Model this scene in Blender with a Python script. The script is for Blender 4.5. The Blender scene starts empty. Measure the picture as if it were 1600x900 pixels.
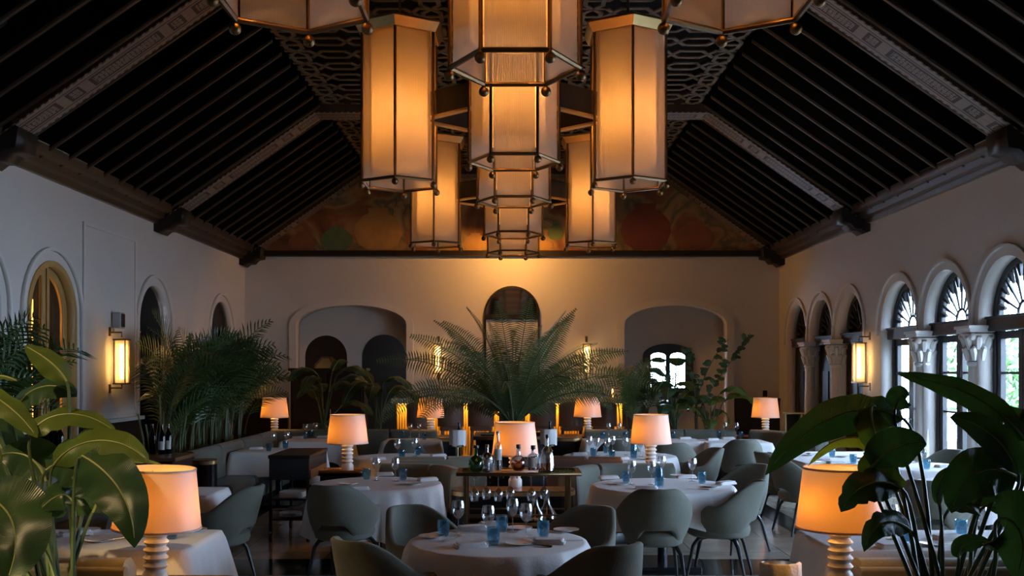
import bpy, bmesh, math, random
from mathutils import Vector, Matrix
R = math.radians
PI = math.pi
random.seed(7)
S = bpy.context.scene
COL = S.collection
F, H = 1556.0, 1.8            # focal length in pixels of a 1600-wide frame, eye height
# ------------------------------------------------------------------ camera, sky, exposure
cd = bpy.data.cameras.new('camera')
cam = bpy.data.objects.new('camera', cd)
COL.objects.link(cam)
cam.location = (0, 0, H)
cam.rotation_euler = (R(90), 0, 0)
cd.sensor_width = 36
cd.lens = 36 * F / 1600
cd.shift_y = 130 / 1600
cd.clip_end = 200
S.camera = cam
S.view_settings.view_transform = 'Standard'
S.view_settings.look = 'None'
S.view_settings.gamma = 1
S.view_settings.use_curve_mapping = False
S.view_settings.exposure = 0.25
S.cycles.use_denoising = True
S.cycles.max_bounces = 7
S.cycles.diffuse_bounces = 4
S.cycles.glossy_bounces = 3
S.cycles.transmission_bounces = 5
S.cycles.transparent_max_bounces = 14
S.cycles.sample_clamp_indirect = 4
S.cycles.caustics_reflective = False
S.cycles.caustics_refractive = False
SKY = 31.0
SKYCOL = (0.51, 0.70, 1.0, 1)
W = bpy.data.worlds.new('sky')
S.world = W
W.use_nodes = True
bg = W.node_tree.nodes['Background']
bg.inputs[0].default_value = SKYCOL
bg.inputs[1].default_value = SKY
WARM = (1.0, 0.41, 0.085)
P_LANTERN, P_LAMP, P_SCONCE = 116, 4.4, 34


def at(px, py, Y):
    return Vector(((px - 800) * Y / F, Y, H + (580 - py) * Y / F))


def onz(px, py, z):
    Y = (H - z) * F / (py - 580)
    return Vector(((px - 800) * Y / F, Y, z))


# ------------------------------------------------------------------ materials
MATS = {}


def nodes_of(name):
    m = bpy.data.materials.new(name)
    m.use_nodes = True
    MATS[name] = m
    nt = m.node_tree
    return m, nt, nt.nodes['Principled BSDF']


def N(nt, t, **k):
    n = nt.nodes.new(t)
    for a, b in k.items():
        setattr(n, a, b)
    return n


def mat(name, col, rough=0.5, metal=0.0, var=0.15, vs=6.0, bump=0.0, bs=40.0, spec=0.5, sheen=0.0, stretch=None):
    m, nt, p = nodes_of(name)
    p.inputs['Roughness'].default_value = rough
    p.inputs['Metallic'].default_value = metal
    p.inputs['Specular IOR Level'].default_value = spec
    if sheen:
        p.inputs['Sheen Weight'].default_value = sheen
    tc = N(nt, 'ShaderNodeTexCoord')
    mp = N(nt, 'ShaderNodeMapping')
    if stretch:
        mp.inputs['Scale'].default_value = stretch
    nt.links.new(tc.outputs['Object'], mp.inputs['Vector'])
    no = N(nt, 'ShaderNodeTexNoise')
    no.inputs['Scale'].default_value = vs
    no.inputs['Detail'].default_value = 4
    nt.links.new(mp.outputs[0], no.inputs['Vector'])
    mx = N(nt, 'ShaderNodeMix', data_type='RGBA')
    c = Vector(col)
    mx.inputs[6].default_value = (*[max(0, x * (1 - var)) for x in c], 1)
    mx.inputs[7].default_value = (*[min(1, x * (1 + var)) for x in c], 1)
    nt.links.new(no.outputs['Fac'], mx.inputs[0])
    nt.links.new(mx.outputs[2], p.inputs['Base Color'])
    if bump:
        n2 = N(nt, 'ShaderNodeTexNoise')
        n2.inputs['Scale'].default_value = bs
        n2.inputs['Detail'].default_value = 3
        nt.links.new(mp.outputs[0], n2.inputs['Vector'])
        b = N(nt, 'ShaderNodeBump')
        b.inputs['Strength'].default_value = bump
        b.inputs['Distance'].default_value = 0.02
        nt.links.new(n2.outputs['Fac'], b.inputs['Height'])
        nt.links.new(b.outputs[0], p.inputs['Normal'])
    return m


def glassy(name, tint, gloss=0.9, rough=0.02, dens=0.0, ior=1.45, base=0.05):
    """thin glass: tinted see-through with fresnel reflections (dens adds body colour)"""
    m, nt, p = nodes_of(name)
    out = nt.nodes['Material Output']
    nt.nodes.remove(p)
    t = N(nt, 'ShaderNodeBsdfTransparent')
    t.inputs[0].default_value = (*tint, 1)
    g = N(nt, 'ShaderNodeBsdfGlossy')
    g.inputs[0].default_value = (gloss, gloss, gloss, 1)
    g.inputs['Roughness'].default_value = rough
    lw = N(nt, 'ShaderNodeLayerWeight')
    lw.inputs['Blend'].default_value = 0.5
    pw = N(nt, 'ShaderNodeMath', operation='POWER')
    pw.inputs[1].default_value = 4.0
    ma = N(nt, 'ShaderNodeMath', operation='MULTIPLY_ADD')
    ma.inputs[1].default_value = 0.75 * (ior - 1) / 0.45
    ma.inputs[2].default_value = base * (ior - 1) / 0.45
    nt.links.new(lw.outputs['Facing'], pw.inputs[0])
    nt.links.new(pw.outputs[0], ma.inputs[0])
    mx = N(nt, 'ShaderNodeMixShader')
    nt.links.new(ma.outputs[0], mx.inputs[0])
    nt.links.new(t.outputs[0], mx.inputs[1])
    nt.links.new(g.outputs[0], mx.inputs[2])
    last = mx
    if dens:
        tr = N(nt, 'ShaderNodeBsdfTranslucent')
        tr.inputs[0].default_value = (*[x * 0.8 for x in tint], 1)
        m2 = N(nt, 'ShaderNodeMixShader')
        m2.inputs[0].default_value = dens
        nt.links.new(mx.outputs[0], m2.inputs[1])
        nt.links.new(tr.outputs[0], m2.inputs[2])
        last = m2
    nt.links.new(last.outputs[0], out.inputs[0])
    return m


def veil(name, col, translucent, clear, rib=0.0, rough=0.35, weave=0.0, tcol=None):
    """lamp-shade cloth / frosted ribbed glass: diffuse + translucent + a little clear + gloss"""
    m, nt, p = nodes_of(name)
    out = nt.nodes['Material Output']
    p.inputs['Base Color'].default_value = (*col, 1)
    p.inputs['Roughness'].default_value = rough
    tr = N(nt, 'ShaderNodeBsdfTranslucent')
    tr.inputs[0].default_value = (*(tcol or col), 1)
    a = N(nt, 'ShaderNodeMixShader')
    a.inputs[0].default_value = translucent
    nt.links.new(p.outputs[0], a.inputs[1])
    nt.links.new(tr.outputs[0], a.inputs[2])
    tp = N(nt, 'ShaderNodeBsdfTransparent')
    b = N(nt, 'ShaderNodeMixShader')
    b.inputs[0].default_value = clear
    nt.links.new(a.outputs[0], b.inputs[1])
    nt.links.new(tp.outputs[0], b.inputs[2])
    nt.links.new(b.outputs[0], out.inputs[0])
    if rib or weave:
        bp = N(nt, 'ShaderNodeBump')
        tc = N(nt, 'ShaderNodeTexCoord')
        if rib:
            w = N(nt, 'ShaderNodeTexWave')
            w.inputs['Scale'].default_value = rib
            nt.links.new(tc.outputs['UV'], w.inputs['Vector'])
            bp.inputs['Strength'].default_value = 0.7
            bp.inputs['Distance'].default_value = 0.006
            rp = N(nt, 'ShaderNodeMapRange')
            rp.inputs[3].default_value = max(0, translucent - 0.22)
            rp.inputs[4].default_value = min(1, translucent + 0.15)
            nt.links.new(w.outputs['Fac'], rp.inputs[0])
            nt.links.new(rp.outputs[0], a.inputs[0])
        else:
            w = N(nt, 'ShaderNodeTexNoise')
            w.inputs['Scale'].default_value = weave
            nt.links.new(tc.outputs['Object'], w.inputs['Vector'])
            bp.inputs['Strength'].default_value = 0.25
            bp.inputs['Distance'].default_value = 0.004
        nt.links.new(w.outputs['Fac'], bp.inputs['Height'])
        nt.links.new(bp.outputs[0], p.inputs['Normal'])
    return m


def emit(name, col, s):
    m, nt, p = nodes_of(name)
    p.inputs['Base Color'].default_value = (*col, 1)
    p.inputs['Emission Color'].default_value = (*col, 1)
    p.inputs['Emission Strength'].default_value = s
    return m


def leafmat(name, col, rib, rough=0.35, trans=0.3, veins=26.0, axis='Y'):
    m, nt, p = nodes_of(name)
    out = nt.nodes['Material Output']
    p.inputs['Roughness'].default_value = rough
    uv = N(nt, 'ShaderNodeTexCoord')
    w = N(nt, 'ShaderNodeTexWave', bands_direction=axis)
    w.inputs['Scale'].default_value = veins / 6.28
    w.inputs['Distortion'].default_value = 0.6
    nt.links.new(uv.outputs['UV'], w.inputs['Vector'])
    no = N(nt, 'ShaderNodeTexNoise')
    no.inputs['Scale'].default_value = 5
    nt.links.new(uv.outputs['Object'], no.inputs['Vector'])
    mth = N(nt, 'ShaderNodeMath', operation='MULTIPLY')
    nt.links.new(w.outputs['Fac'], mth.inputs[0])
    nt.links.new(no.outputs['Fac'], mth.inputs[1])
    mx = N(nt, 'ShaderNodeMix', data_type='RGBA')
    mx.inputs[6].default_value = (*[c * 0.75 for c in col], 1)
    mx.inputs[7].default_value = (*rib, 1)
    nt.links.new(mth.outputs[0], mx.inputs[0])
    nt.links.new(mx.outputs[2], p.inputs['Base Color'])
    b = N(nt, 'ShaderNodeBump')
    b.inputs['Strength'].default_value = 0.35
    b.inputs['Distance'].default_value = 0.01
    nt.links.new(w.outputs['Fac'], b.inputs['Height'])
    nt.links.new(b.outputs[0], p.inputs['Normal'])
    tr = N(nt, 'ShaderNodeBsdfTranslucent')
    sc = N(nt, 'ShaderNodeMix', data_type='RGBA', blend_type='MULTIPLY')
    sc.inputs[0].default_value = 1
    nt.links.new(mx.outputs[2], sc.inputs[6])
    sc.inputs[7].default_value = (1.6, 1.7, 0.5, 1)
    nt.links.new(sc.outputs[2], tr.inputs[0])
    ms = N(nt, 'ShaderNodeMixShader')
    ms.inputs[0].default_value = trans
    nt.links.new(p.outputs[0], ms.inputs[1])
    nt.links.new(tr.outputs[0], ms.inputs[2])
    nt.links.new(ms.outputs[0], out.inputs[0])
    return m


mat('plaster', (0.66, 0.62, 0.57), 0.85, var=0.05, vs=1.3, bump=0.25, bs=9, spec=0.2)
mat('trim_plaster', (0.70, 0.66, 0.61), 0.8, var=0.04, bump=0.1, bs=14, spec=0.2)
mat('stone_white', (0.66, 0.64, 0.61), 0.7, var=0.12, vs=5, bump=0.35, bs=18, spec=0.2)
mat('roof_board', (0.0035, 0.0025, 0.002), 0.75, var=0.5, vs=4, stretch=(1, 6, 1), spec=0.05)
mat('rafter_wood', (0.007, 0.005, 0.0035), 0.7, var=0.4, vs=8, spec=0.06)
mat('rafter_lit_edge', (0.085, 0.058, 0.038), 0.55, var=0.4, vs=8, spec=0.2)  # paler rafter wood, with the light on the undersides put into the colour
mat('lattice_wood', (0.15, 0.105, 0.06), 0.55, var=0.4, vs=8, spec=0.2)
mat('cornice_wood', (0.062, 0.036, 0.019), 0.5, var=0.35, vs=6, bump=0.2, bs=30, spec=0.3)
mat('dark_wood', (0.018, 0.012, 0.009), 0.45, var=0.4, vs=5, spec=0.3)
mat('black_frame', (0.012, 0.012, 0.013), 0.4, var=0.3, spec=0.4)
mat('black_leg', (0.010, 0.010, 0.011), 0.3, var=0.2, spec=0.5)
mat('walnut', (0.13, 0.060, 0.026), 0.28, var=0.35, vs=7, stretch=(1, 8, 1), spec=0.5)
mat('gold_paint', (0.42, 0.25, 0.08), 0.45, var=0.15, spec=0.4)
mat('brass', (0.62, 0.42, 0.18), 0.32, 1.0, var=0.15, vs=9)
mat('bronze', (0.20, 0.125, 0.06), 0.38, 1.0, var=0.3, vs=7)
mat('steel', (0.62, 0.62, 0.62), 0.2, 1.0, var=0.05)
mat('linen_cloth', (0.74, 0.73, 0.72), 0.85, var=0.03, vs=3, bump=0.15, bs=60, spec=0.15, sheen=0.1)
mat('napkin_cloth', (0.78, 0.77, 0.76), 0.85, var=0.04, bump=0.3, bs=50, spec=0.15)
mat('sage_fabric', (0.128, 0.131, 0.104), 0.75, var=0.14, vs=9, bump=0.2, bs=160, spec=0.2, sheen=0.12)
mat('olive_leather', (0.17, 0.165, 0.12), 0.5, var=0.16, vs=5, bump=0.15, bs=90, spec=0.35, sheen=0.1)
mat('brown_leather', (0.16, 0.10, 0.075), 0.5, var=0.16, vs=5, bump=0.15, bs=90, spec=0.35)
mat('ceramic', (0.74, 0.71, 0.66), 0.35, var=0.03, spec=0.5)
mat('porcelain', (0.78, 0.77, 0.75), 0.15, var=0.02, spec=0.6)
mat('marble', (0.62, 0.56, 0.48), 0.25, var=0.12, vs=3, spec=0.5)
mat('black_lacquer', (0.014, 0.014, 0.016), 0.25, var=0.2, spec=0.5)
mat('soil', (0.02, 0.014, 0.01), 0.95, var=0.4, vs=30, bump=0.6, bs=60)
mat('trunk', (0.075, 0.05, 0.03), 0.85, var=0.4, vs=18, bump=0.7, bs=30)
mat('cane', (0.10, 0.13, 0.05), 0.4, var=0.3, vs=12)
mat('stalk', (0.075, 0.115, 0.045), 0.4, var=0.25, vs=10)
mat('rib', (0.26, 0.28, 0.09), 0.45, var=0.15)
mat('paper_label', (0.62, 0.59, 0.53), 0.7, var=0.08, vs=30)
mat('white_panel', (0.60, 0.58, 0.55), 0.7, var=0.03, spec=0.3)
mat('amber_flutes', (0.62, 0.36, 0.08), 0.35, var=0.1, spec=0.5)
mat('device_grey', (0.42, 0.43, 0.45), 0.5, var=0.05)
mat('paving', (0.35, 0.33, 0.30), 0.8, var=0.15)
mat('garden_leaf', (0.08, 0.17, 0.04), 0.55, var=0.5, vs=3)
glassy('clear_glass', (0.93, 0.94, 0.95), 1.0, rough=0.05, base=0.22)
glassy('window_glass', (0.97, 0.98, 0.98), 0.5, ior=1.25)
glassy('blue_glass', (0.48, 0.68, 0.77), 1.0, dens=0.12, rough=0.05, base=0.1)
glassy('green_glass', (0.22, 0.50, 0.27), 1.0, dens=0.12, base=0.1)
glassy('wine_glass_dark', (0.03, 0.035, 0.03), 0.8, dens=0.0)
glassy('amber_liquid', (0.75, 0.30, 0.05), 0.5, dens=0.1)
glassy('smoked_glass', (0.55, 0.42, 0.28), 0.8)
glassy('cupboard_glass', (0.9, 0.82, 0.66), 0.5)
veil('shade_linen', (0.78, 0.70, 0.60), 0.30, 0.0, weave=220, tcol=(0.82, 0.50, 0.20))
veil('ribbed_glass', (0.72, 0.66, 0.58), 0.5, 0.50, rib=26)
veil('lantern_diffuser', (0.78, 0.70, 0.6), 0.62, 0.2)
veil('frosted', (0.80, 0.74, 0.66), 0.6, 0.12)
veil('sconce_glass', (0.85, 0.74, 0.52), 0.6, 0.40)
emit('bulb', (1.0, 0.5, 0.14), 6.0)
emit('tube_bulb', (1.0, 0.70, 0.34), 9.0)
emit('led_strip', (1.0, 0.55, 0.16), 3.0)
leafmat('banana_leaf', (0.075, 0.135, 0.025), (0.22, 0.27, 0.06), rough=0.32, trans=0.28)
leafmat('dark_leaf', (0.026, 0.070, 0.026), (0.07, 0.125, 0.05), rough=0.3, trans=0.2)
leafmat('cycad_leaf', (0.12, 0.155, 0.06), (0.15, 0.19, 0.08), rough=0.4, trans=0.15, veins=3)
leafmat('areca_leaf', (0.05, 0.10, 0.03), (0.07, 0.12, 0.03), rough=0.4, trans=0.2, veins=3)


def mat_floor():
    m, nt, p = nodes_of('polished_stone')
    tc = N(nt, 'ShaderNodeTexCoord')
    no = N(nt, 'ShaderNodeTexNoise')
    no.inputs['Scale'].default_value = 2.2
    no.inputs['Detail'].default_value = 8
    nt.links.new(tc.outputs['Object'], no.inputs['Vector'])
    cr = N(nt, 'ShaderNodeValToRGB')
    cr.color_ramp.elements[0].position = 0.3
    cr.color_ramp.elements[0].color = (0.30, 0.25, 0.19, 1)
    cr.color_ramp.elements[1].position = 0.7
    cr.color_ramp.elements[1].color = (0.46, 0.41, 0.34, 1)
    nt.links.new(no.outputs['Fac'], cr.inputs[0])
    br = N(nt, 'ShaderNodeTexBrick', offset=0.0)
    br.inputs['Scale'].default_value = 1.0
    br.inputs['Mortar Size'].default_value = 0.004
    br.inputs['Brick Width'].default_value = 0.9
    br.inputs['Row Height'].default_value = 0.9
    br.inputs['Mortar'].default_value = (0.12, 0.10, 0.08, 1)
    nt.links.new(tc.outputs['Object'], br.inputs['Vector'])
    nt.links.new(cr.outputs[0], br.inputs['Color1'])
    nt.links.new(cr.outputs[0], br.inputs['Color2'])
    nt.links.new(br.outputs['Color'], p.inputs['Base Color'])
    p.inputs['Roughness'].default_value = 0.13
    p.inputs['Specular IOR Level'].default_value = 0.6


mat_floor()
mat('dark_marble', (0.010, 0.010, 0.011), 0.12, var=0.5, vs=5, spec=0.6)


def mat_soffit():
    """stencilled beam: UV in metres, u along, v across 0..1"""
    m, nt, p = nodes_of('painted_soffit')
    L = nt.links.new
    tc = N(nt, 'ShaderNodeTexCoord')
    sp = N(nt, 'ShaderNodeSeparateXYZ')
    L(tc.outputs['UV'], sp.inputs[0])

    def math_(op, a, b=None, c=None):
        n = N(nt, 'ShaderNodeMath', operation=op)
        for i, x in enumerate((a, b, c)):
            if x is None:
                continue
            if isinstance(x, (int, float)):
                n.inputs[i].default_value = x
            else:
                L(x, n.inputs[i])
        return n.outputs[0]
    u, v = sp.outputs[0], sp.outputs[1]
    dv = math_('ABSOLUTE', math_('SUBTRACT', v, 0.5))          # 0 centre .. .5 edge
    # panel repeat: long panel + lozenge, period 1.3 m
    um = math_('MODULO', math_('ADD', u, 0.25), 1.3)
    inlong = math_('MULTIPLY', math_('GREATER_THAN', um, 0.06), math_('LESS_THAN', um, 0.95))
    insq = math_('MULTIPLY', math_('GREATER_THAN', um, 1.06), math_('LESS_THAN', um, 1.24))
    inp = math_('ADD', inlong, insq)
    band = math_('MULTIPLY', math_('LESS_THAN', dv, 0.24), inp)
    # inner field
    inl2 = math_('MULTIPLY', math_('GREATER_THAN', um, 0.10), math_('LESS_THAN', um, 0.91))
    ins2 = math_('MULTIPLY', math_('GREATER_THAN', um, 1.09), math_('LESS_THAN', um, 1.21))
    inner = math_('MULTIPLY', math_('LESS_THAN', dv, 0.17), math_('ADD', inl2, ins2))
    vo = N(nt, 'ShaderNodeTexVoronoi')
    vo.inputs['Scale'].default_value = 1.0
    vo.inputs['Randomness'].default_value = 0.25
    cb = N(nt, 'ShaderNodeCombineXYZ')
    L(math_('MULTIPLY', u, 22.0), cb.inputs[0])
    L(math_('MULTIPLY', v, 11.0), cb.inputs[1])
    L(cb.outputs[0], vo.inputs['Vector'])
    flower = math_('MULTIPLY', math_('LESS_THAN', math_('ABSOLUTE', math_('SUBTRACT', vo.outputs['Distance'], 0.33)), 0.16), inner)
    rope = math_('MULTIPLY', math_('GREATER_THAN', dv, 0.44), math_('LESS_THAN', math_('MODULO', math_('ADD', u, math_('MULTIPLY', v, 0.3)), 0.09), 0.05))
    line = math_('MULTIPLY', math_('GREATER_THAN', dv, 0.29), math_('LESS_THAN', dv, 0.33))
    dark = math_('MINIMUM', math_('ADD', math_('ADD', math_('SUBTRACT', band, flower), rope), line), 1.0)
    no = N(nt, 'ShaderNodeTexNoise')
    no.inputs['Scale'].default_value = 9
    L(tc.outputs['UV'], no.inputs['Vector'])
    light = N(nt, 'ShaderNodeMix', data_type='RGBA')
    light.inputs[6].default_value = (0.17, 0.13, 0.10, 1)
    light.inputs[7].default_value = (0.27, 0.225, 0.18, 1)
    L(no.outputs['Fac'], light.inputs[0])
    mx = N(nt, 'ShaderNodeMix', data_type='RGBA')
    L(dark, mx.inputs[0])
    L(light.outputs[2], mx.inputs[6])
    mx.inputs[7].default_value = (0.03, 0.018, 0.013, 1)
    L(mx.outputs[2], p.inputs['Base Color'])
    p.inputs['Roughness'].default_value = 0.6


mat_soffit()


def mat_mural():
    m, nt, p = nodes_of('mural_paint')
    L = nt.links.new
    tc = N(nt, 'ShaderNodeTexCoord')
    no = N(nt, 'ShaderNodeTexNoise')
    no.inputs['Scale'].default_value = 0.9
    no.inputs['Detail'].default_value = 7
    no.inputs['Distortion'].default_value = 1.2
    L(tc.outputs['Object'], no.inputs['Vector'])
    cr = N(nt, 'ShaderNodeValToRGB')
    e = cr.color_ramp.elements
    e[0].position, e[0].color = 0.30, (0.10, 0.035, 0.015, 1)
    e[1].position, e[1].color = 0.72, (0.34, 0.27, 0.14, 1)
    for pos, c in ((0.42, (0.22, 0.085, 0.03, 1)), (0.50, (0.33, 0.20, 0.07, 1)), (0.58, (0.12, 0.10, 0.05, 1)), (0.64, (0.38, 0.22, 0.08, 1))):
        x = e.new(pos)
        x.color = c
    L(no.outputs['Fac'], cr.inputs[0])
    L(cr.outputs[0], p.inputs['Base Color'])
    p.inputs['Roughness'].default_value = 0.75


mat_mural()
mat('pot_terracotta', (0.24, 0.085, 0.03), 0.7, var=0.35, vs=5)
mat('pot_ochre', (0.38, 0.20, 0.05), 0.7, var=0.3, vs=5)
mat('pot_green', (0.10, 0.15, 0.06), 0.7, var=0.3, vs=5)
mat('pot_red', (0.17, 0.04, 0.02), 0.7, var=0.3, vs=5)


# ------------------------------------------------------------------ mesh builder
class MB:
    def __init__(s):
        s.v, s.f, s.sm, s.uv = [], [], [], []

    def add(s, verts, faces, smooth=False, uvs=None):
        o = len(s.v)
        s.v += [tuple(x) for x in verts]
        s.uv += uvs if uvs else [(0, 0)] * len(verts)
        for f in faces:
            s.f.append([i + o for i in f])
            s.sm.append(smooth)
        return s

    def box(s, c, d, M=None):
        x, y, z = (k / 2 for k in d)
        vs = [Vector((a * x, b * y, e * z)) for a in (-1, 1) for b in (-1, 1) for e in (-1, 1)]
        if M is not None:
            vs = [M @ q for q in vs]
        vs = [q + Vector(c) for q in vs]
        return s.add(vs, [(0, 1, 3, 2), (4, 6, 7, 5), (0, 4, 5, 1), (2, 3, 7, 6), (0, 2, 6, 4), (1, 5, 7, 3)])

    def loft(s, secs, closed=True, caps=True, smooth=True, uvs=None):
        n = len(secs[0])
        vs = [q for sec in secs for q in sec]
        fs = []
        for i in range(len(secs) - 1):
            for j in range(n if closed else n - 1):
                k = (j + 1) % n
                fs.append((i * n + j, i * n + k, (i + 1) * n + k, (i + 1) * n + j))
        if caps and closed:
            fs.append(tuple(range(n))[::-1])
            fs.append(tuple(range((len(secs) - 1) * n, len(secs) * n)))
        return s.add(vs, fs, smooth, uvs)

    def tube(s, pts, rad, n=8, caps=True):
        pts = [Vector(p) for p in pts]
        if not isinstance(rad, (list, tuple)):
            rad = [rad] * len(pts)
        secs = []
        ref = Vector((0, 0, 1))
        t0 = (pts[-1] - pts[0])
        if t0.length and abs(t0.normalized().z) > 0.9:
            ref = Vector((1, 0, 0))
        for i, p in enumerate(pts):
            t = (pts[min(i + 1, len(pts) - 1)] - pts[max(i - 1, 0)]).normalized()
            a = t.cross(ref)
            a = a.normalized() if a.length > 1e-4 else Vector((0, 1, 0))
            b = t.cross(a)
            secs.append([p + (a * math.cos(2 * PI * k / n) + b * math.sin(2 * PI * k / n)) * rad[i] for k in range(n)])
        return s.loft(secs, caps=caps)

    def lathe(s, prof, n=20, c=(0, 0, 0), caps=True, smooth=True):
        c = Vector(c)
        secs = [[c + Vector((max(r, 1e-4) * math.cos(2 * PI * k / n), max(r, 1e-4) * math.sin(2 * PI * k / n), z)) for k in range(n)] for r, z in prof]
        return s.loft(secs, caps=caps, smooth=smooth)

    def ball(s, c, r, n=10, sq=1.0):
        return s.lathe([(r * math.sin(PI * i / n), -r * sq * math.cos(PI * i / n)) for i in range(n + 1)], n + 2, c, caps=False)

    def build(s, name, m, parent=None, bevel=0.0, loc=None, sharp=38, recalc=True, sub=0):
        me = bpy.data.meshes.new(name)
        me.from_pydata(s.v, [], s.f)
        if any(u != (0, 0) for u in s.uv):
            l = me.uv_layers.new(name='UVMap')
            for lp in me.loops:
                l.data[lp.index].uv = s.uv[lp.vertex_index]
        me.polygons.foreach_set('use_smooth', s.sm)
        if recalc:
            b = bmesh.new()
            b.from_mesh(me)
            bmesh.ops.recalc_face_normals(b, faces=b.faces)
            b.to_mesh(me)
            b.free()
        if any(s.sm):
            me.set_sharp_from_angle(angle=R(sharp))
        me.materials.append(MATS[m])
        me.update()
        return link(name, me, parent, bevel, loc, sub)


def link(name, me, parent=None, bevel=0.0, loc=None, sub=0):
    o = bpy.data.objects.new(name, me)
    COL.objects.link(o)
    o.parent = parent
    if loc is not None:
        o.location = loc
    if bevel:
        b = o.modifiers.new('bevel', 'BEVEL')
        b.width = bevel
        b.segments = 2
        b.limit_method = 'ANGLE'
    if sub:
        b = o.modifiers.new('sub', 'SUBSURF')
        b.levels = b.render_levels = sub
    return o


def tag(o, label=None, cat=None, group=None, kind=None):
    if label:
        o['label'] = label
    if cat:
        o['category'] = cat
    if group:
        o['group'] = group
    if kind:
        o['kind'] = kind
    return o


def thing(name, loc=(0, 0, 0), rz=0.0, label=None, cat=None, group=None, kind=None):
    o = bpy.data.objects.new(name, None)
    COL.objects.link(o)
    o.empty_display_size = 0.1
    o.location = loc
    o.rotation_euler = (0, 0, rz)
    return tag(o, label, cat, group, kind)


def kids(o):
    return [c for c in o.children]


def copy_tree(o, parent=None):
    c = o.copy()
    COL.objects.link(c)
    c.parent = parent
    for ch in list(o.children):
        copy_tree(ch, c)
    return c


PROTO = {}


def inst(key, build, loc, rz, label, cat, group=None):
    if key in PROTO:
        o = copy_tree(PROTO[key])
    else:
        o = build()
        PROTO[key] = o
    o.location = loc
    o.rotation_euler = (0, 0, rz)
    for k in ('label', 'category', 'group'):
        if k in o:
            del o[k]
    return tag(o, label, cat, group)


def lamp_light(parent, loc, power, col=WARM, radius=0.06, name='light'):
    l = bpy.data.lights.new(name, 'POINT')
    l.energy = power
    l.color = col
    l.shadow_soft_size = radius
    o = bpy.data.objects.new(name, l)
    COL.objects.link(o)
    o.parent = parent
    o.location = loc
    return o


def plate2d(outlines, th, M):
    """flat plate with holes (outlines in a,b) extruded th along c, mapped by 4x4 M"""
    cu = bpy.data.curves.new('tmp', 'CURVE')
    cu.dimensions = '2D'
    cu.fill_mode = 'BOTH'
    cu.extrude = th / 2
    for pts in outlines:
        sp = cu.splines.new('POLY')
        sp.points.add(len(pts) - 1)
        for q, (a, b) in zip(sp.points, pts):
            q.co = (a, b, 0, 1)
        sp.use_cyclic_u = True
    o = bpy.data.objects.new('tmp', cu)
    COL.objects.link(o)
    dg = bpy.context.evaluated_depsgraph_get()
    me = bpy.data.meshes.new_from_object(o.evaluated_get(dg))
    bpy.data.objects.remove(o)
    bpy.data.curves.remove(cu)
    me.transform(M)
    b = bmesh.new()
    b.from_mesh(me)
    bmesh.ops.remove_doubles(b, verts=b.verts, dist=1e-5)
    bmesh.ops.recalc_face_normals(b, faces=b.faces)
    b.to_mesh(me)
    b.free()
    return me


def plate(name, outlines, th, M, m, parent=None, bevel=0):
    me = plate2d(outlines, th, M)
    me.name = name
    me.materials.clear()
    me.materials.append(MATS[m])
    return link(name, me, parent, bevel)


def side(x):        # (a,b,c) -> (x+c, a, b)
    return Matrix(((0, 0, 1, x), (1, 0, 0, 0), (0, 1, 0, 0), (0, 0, 0, 1)))


def front(y):       # (a,b,c) -> (a, y-c, b)
    return Matrix(((1, 0, 0, 0), (0, 0, -1, y), (0, 1, 0, 0), (0, 0, 0, 1)))


def flat(z):
    return Matrix.Translation((0, 0, z))


def arch(c, hw, spring, base, n=18, rise=None):
    rise = hw if rise is None else rise
    pts = [(c + hw, base)]
    pts += [(c + hw * math.cos(PI * i / n), spring + rise * math.sin(PI * i / n)) for i in range(n + 1)]
    return pts + [(c - hw, base)]


def arch_ring(c, r0, r1, spring, base, rise0=None, rise1=None):
    return arch(c, r1, spring, base, rise=rise1) + arch(c, r0, spring, base, rise=rise0)[::-1]


def rect(a0, a1, b0, b1):
    return [(a0, b0), (a1, b0), (a1, b1), (a0, b1)]


def rrect(a0, a1, b0, b1, r, k=4):
    out = []
    for cx, cy, t in ((a1 - r, b1 - r, 0), (a0 + r, b1 - r, 90), (a0 + r, b0 + r, 180), (a1 - r, b0 + r, 270)):
        for i in range(k + 1):
            q = R(t + 90 * i / k)
            out.append((cx + r * math.cos(q), cy + r * math.sin(q)))
    return out


def bez(ps, n):
    out = []
    for i in range(n + 1):
        q = [Vector(p) for p in ps]
        t = i / n
        while len(q) > 1:
            q = [q[j].lerp(q[j + 1], t) for j in range(len(q) - 1)]
        out.append(q[0])
    return out


def catmull(ps, per):
    ps = [Vector(p) for p in ps]
    P = [ps[0] * 2 - ps[1]] + ps + [ps[-1] * 2 - ps[-2]]
    out = []
    for i in range(1, len(P) - 2):
        a, b, c, d = P[i - 1:i + 3]
        for k in range(per):
            t = k / per
            out.append(0.5 * (2 * b + (c - a) * t + (2 * a - 5 * b + 4 * c - d) * t * t + (3 * b - a - 3 * c + d) * t ** 3))
    return out + [ps[-1]]
# ------------------------------------------------------------------ the room
def struct(o, label=None):
    o['kind'] = 'structure'
    if label:
        o['label'] = label
    return o


WX, YB, YF = 5.5, 20.5, -6.0
# daylight comes in through the garden windows: portals guide the sky light through them
for yc in (12.66, 7.55):
    l = bpy.data.lights.new('window_portal', 'AREA')
    l.shape = 'RECTANGLE'
    l.size, l.size_y = 3.2, 4.5
    l.cycles.is_portal = True
    o = bpy.data.objects.new('window_portal', l)
    COL.objects.link(o)
    o.location = (WX + 0.36, yc, 1.6)
    o.rotation_euler = (0, R(90), 0)

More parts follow.
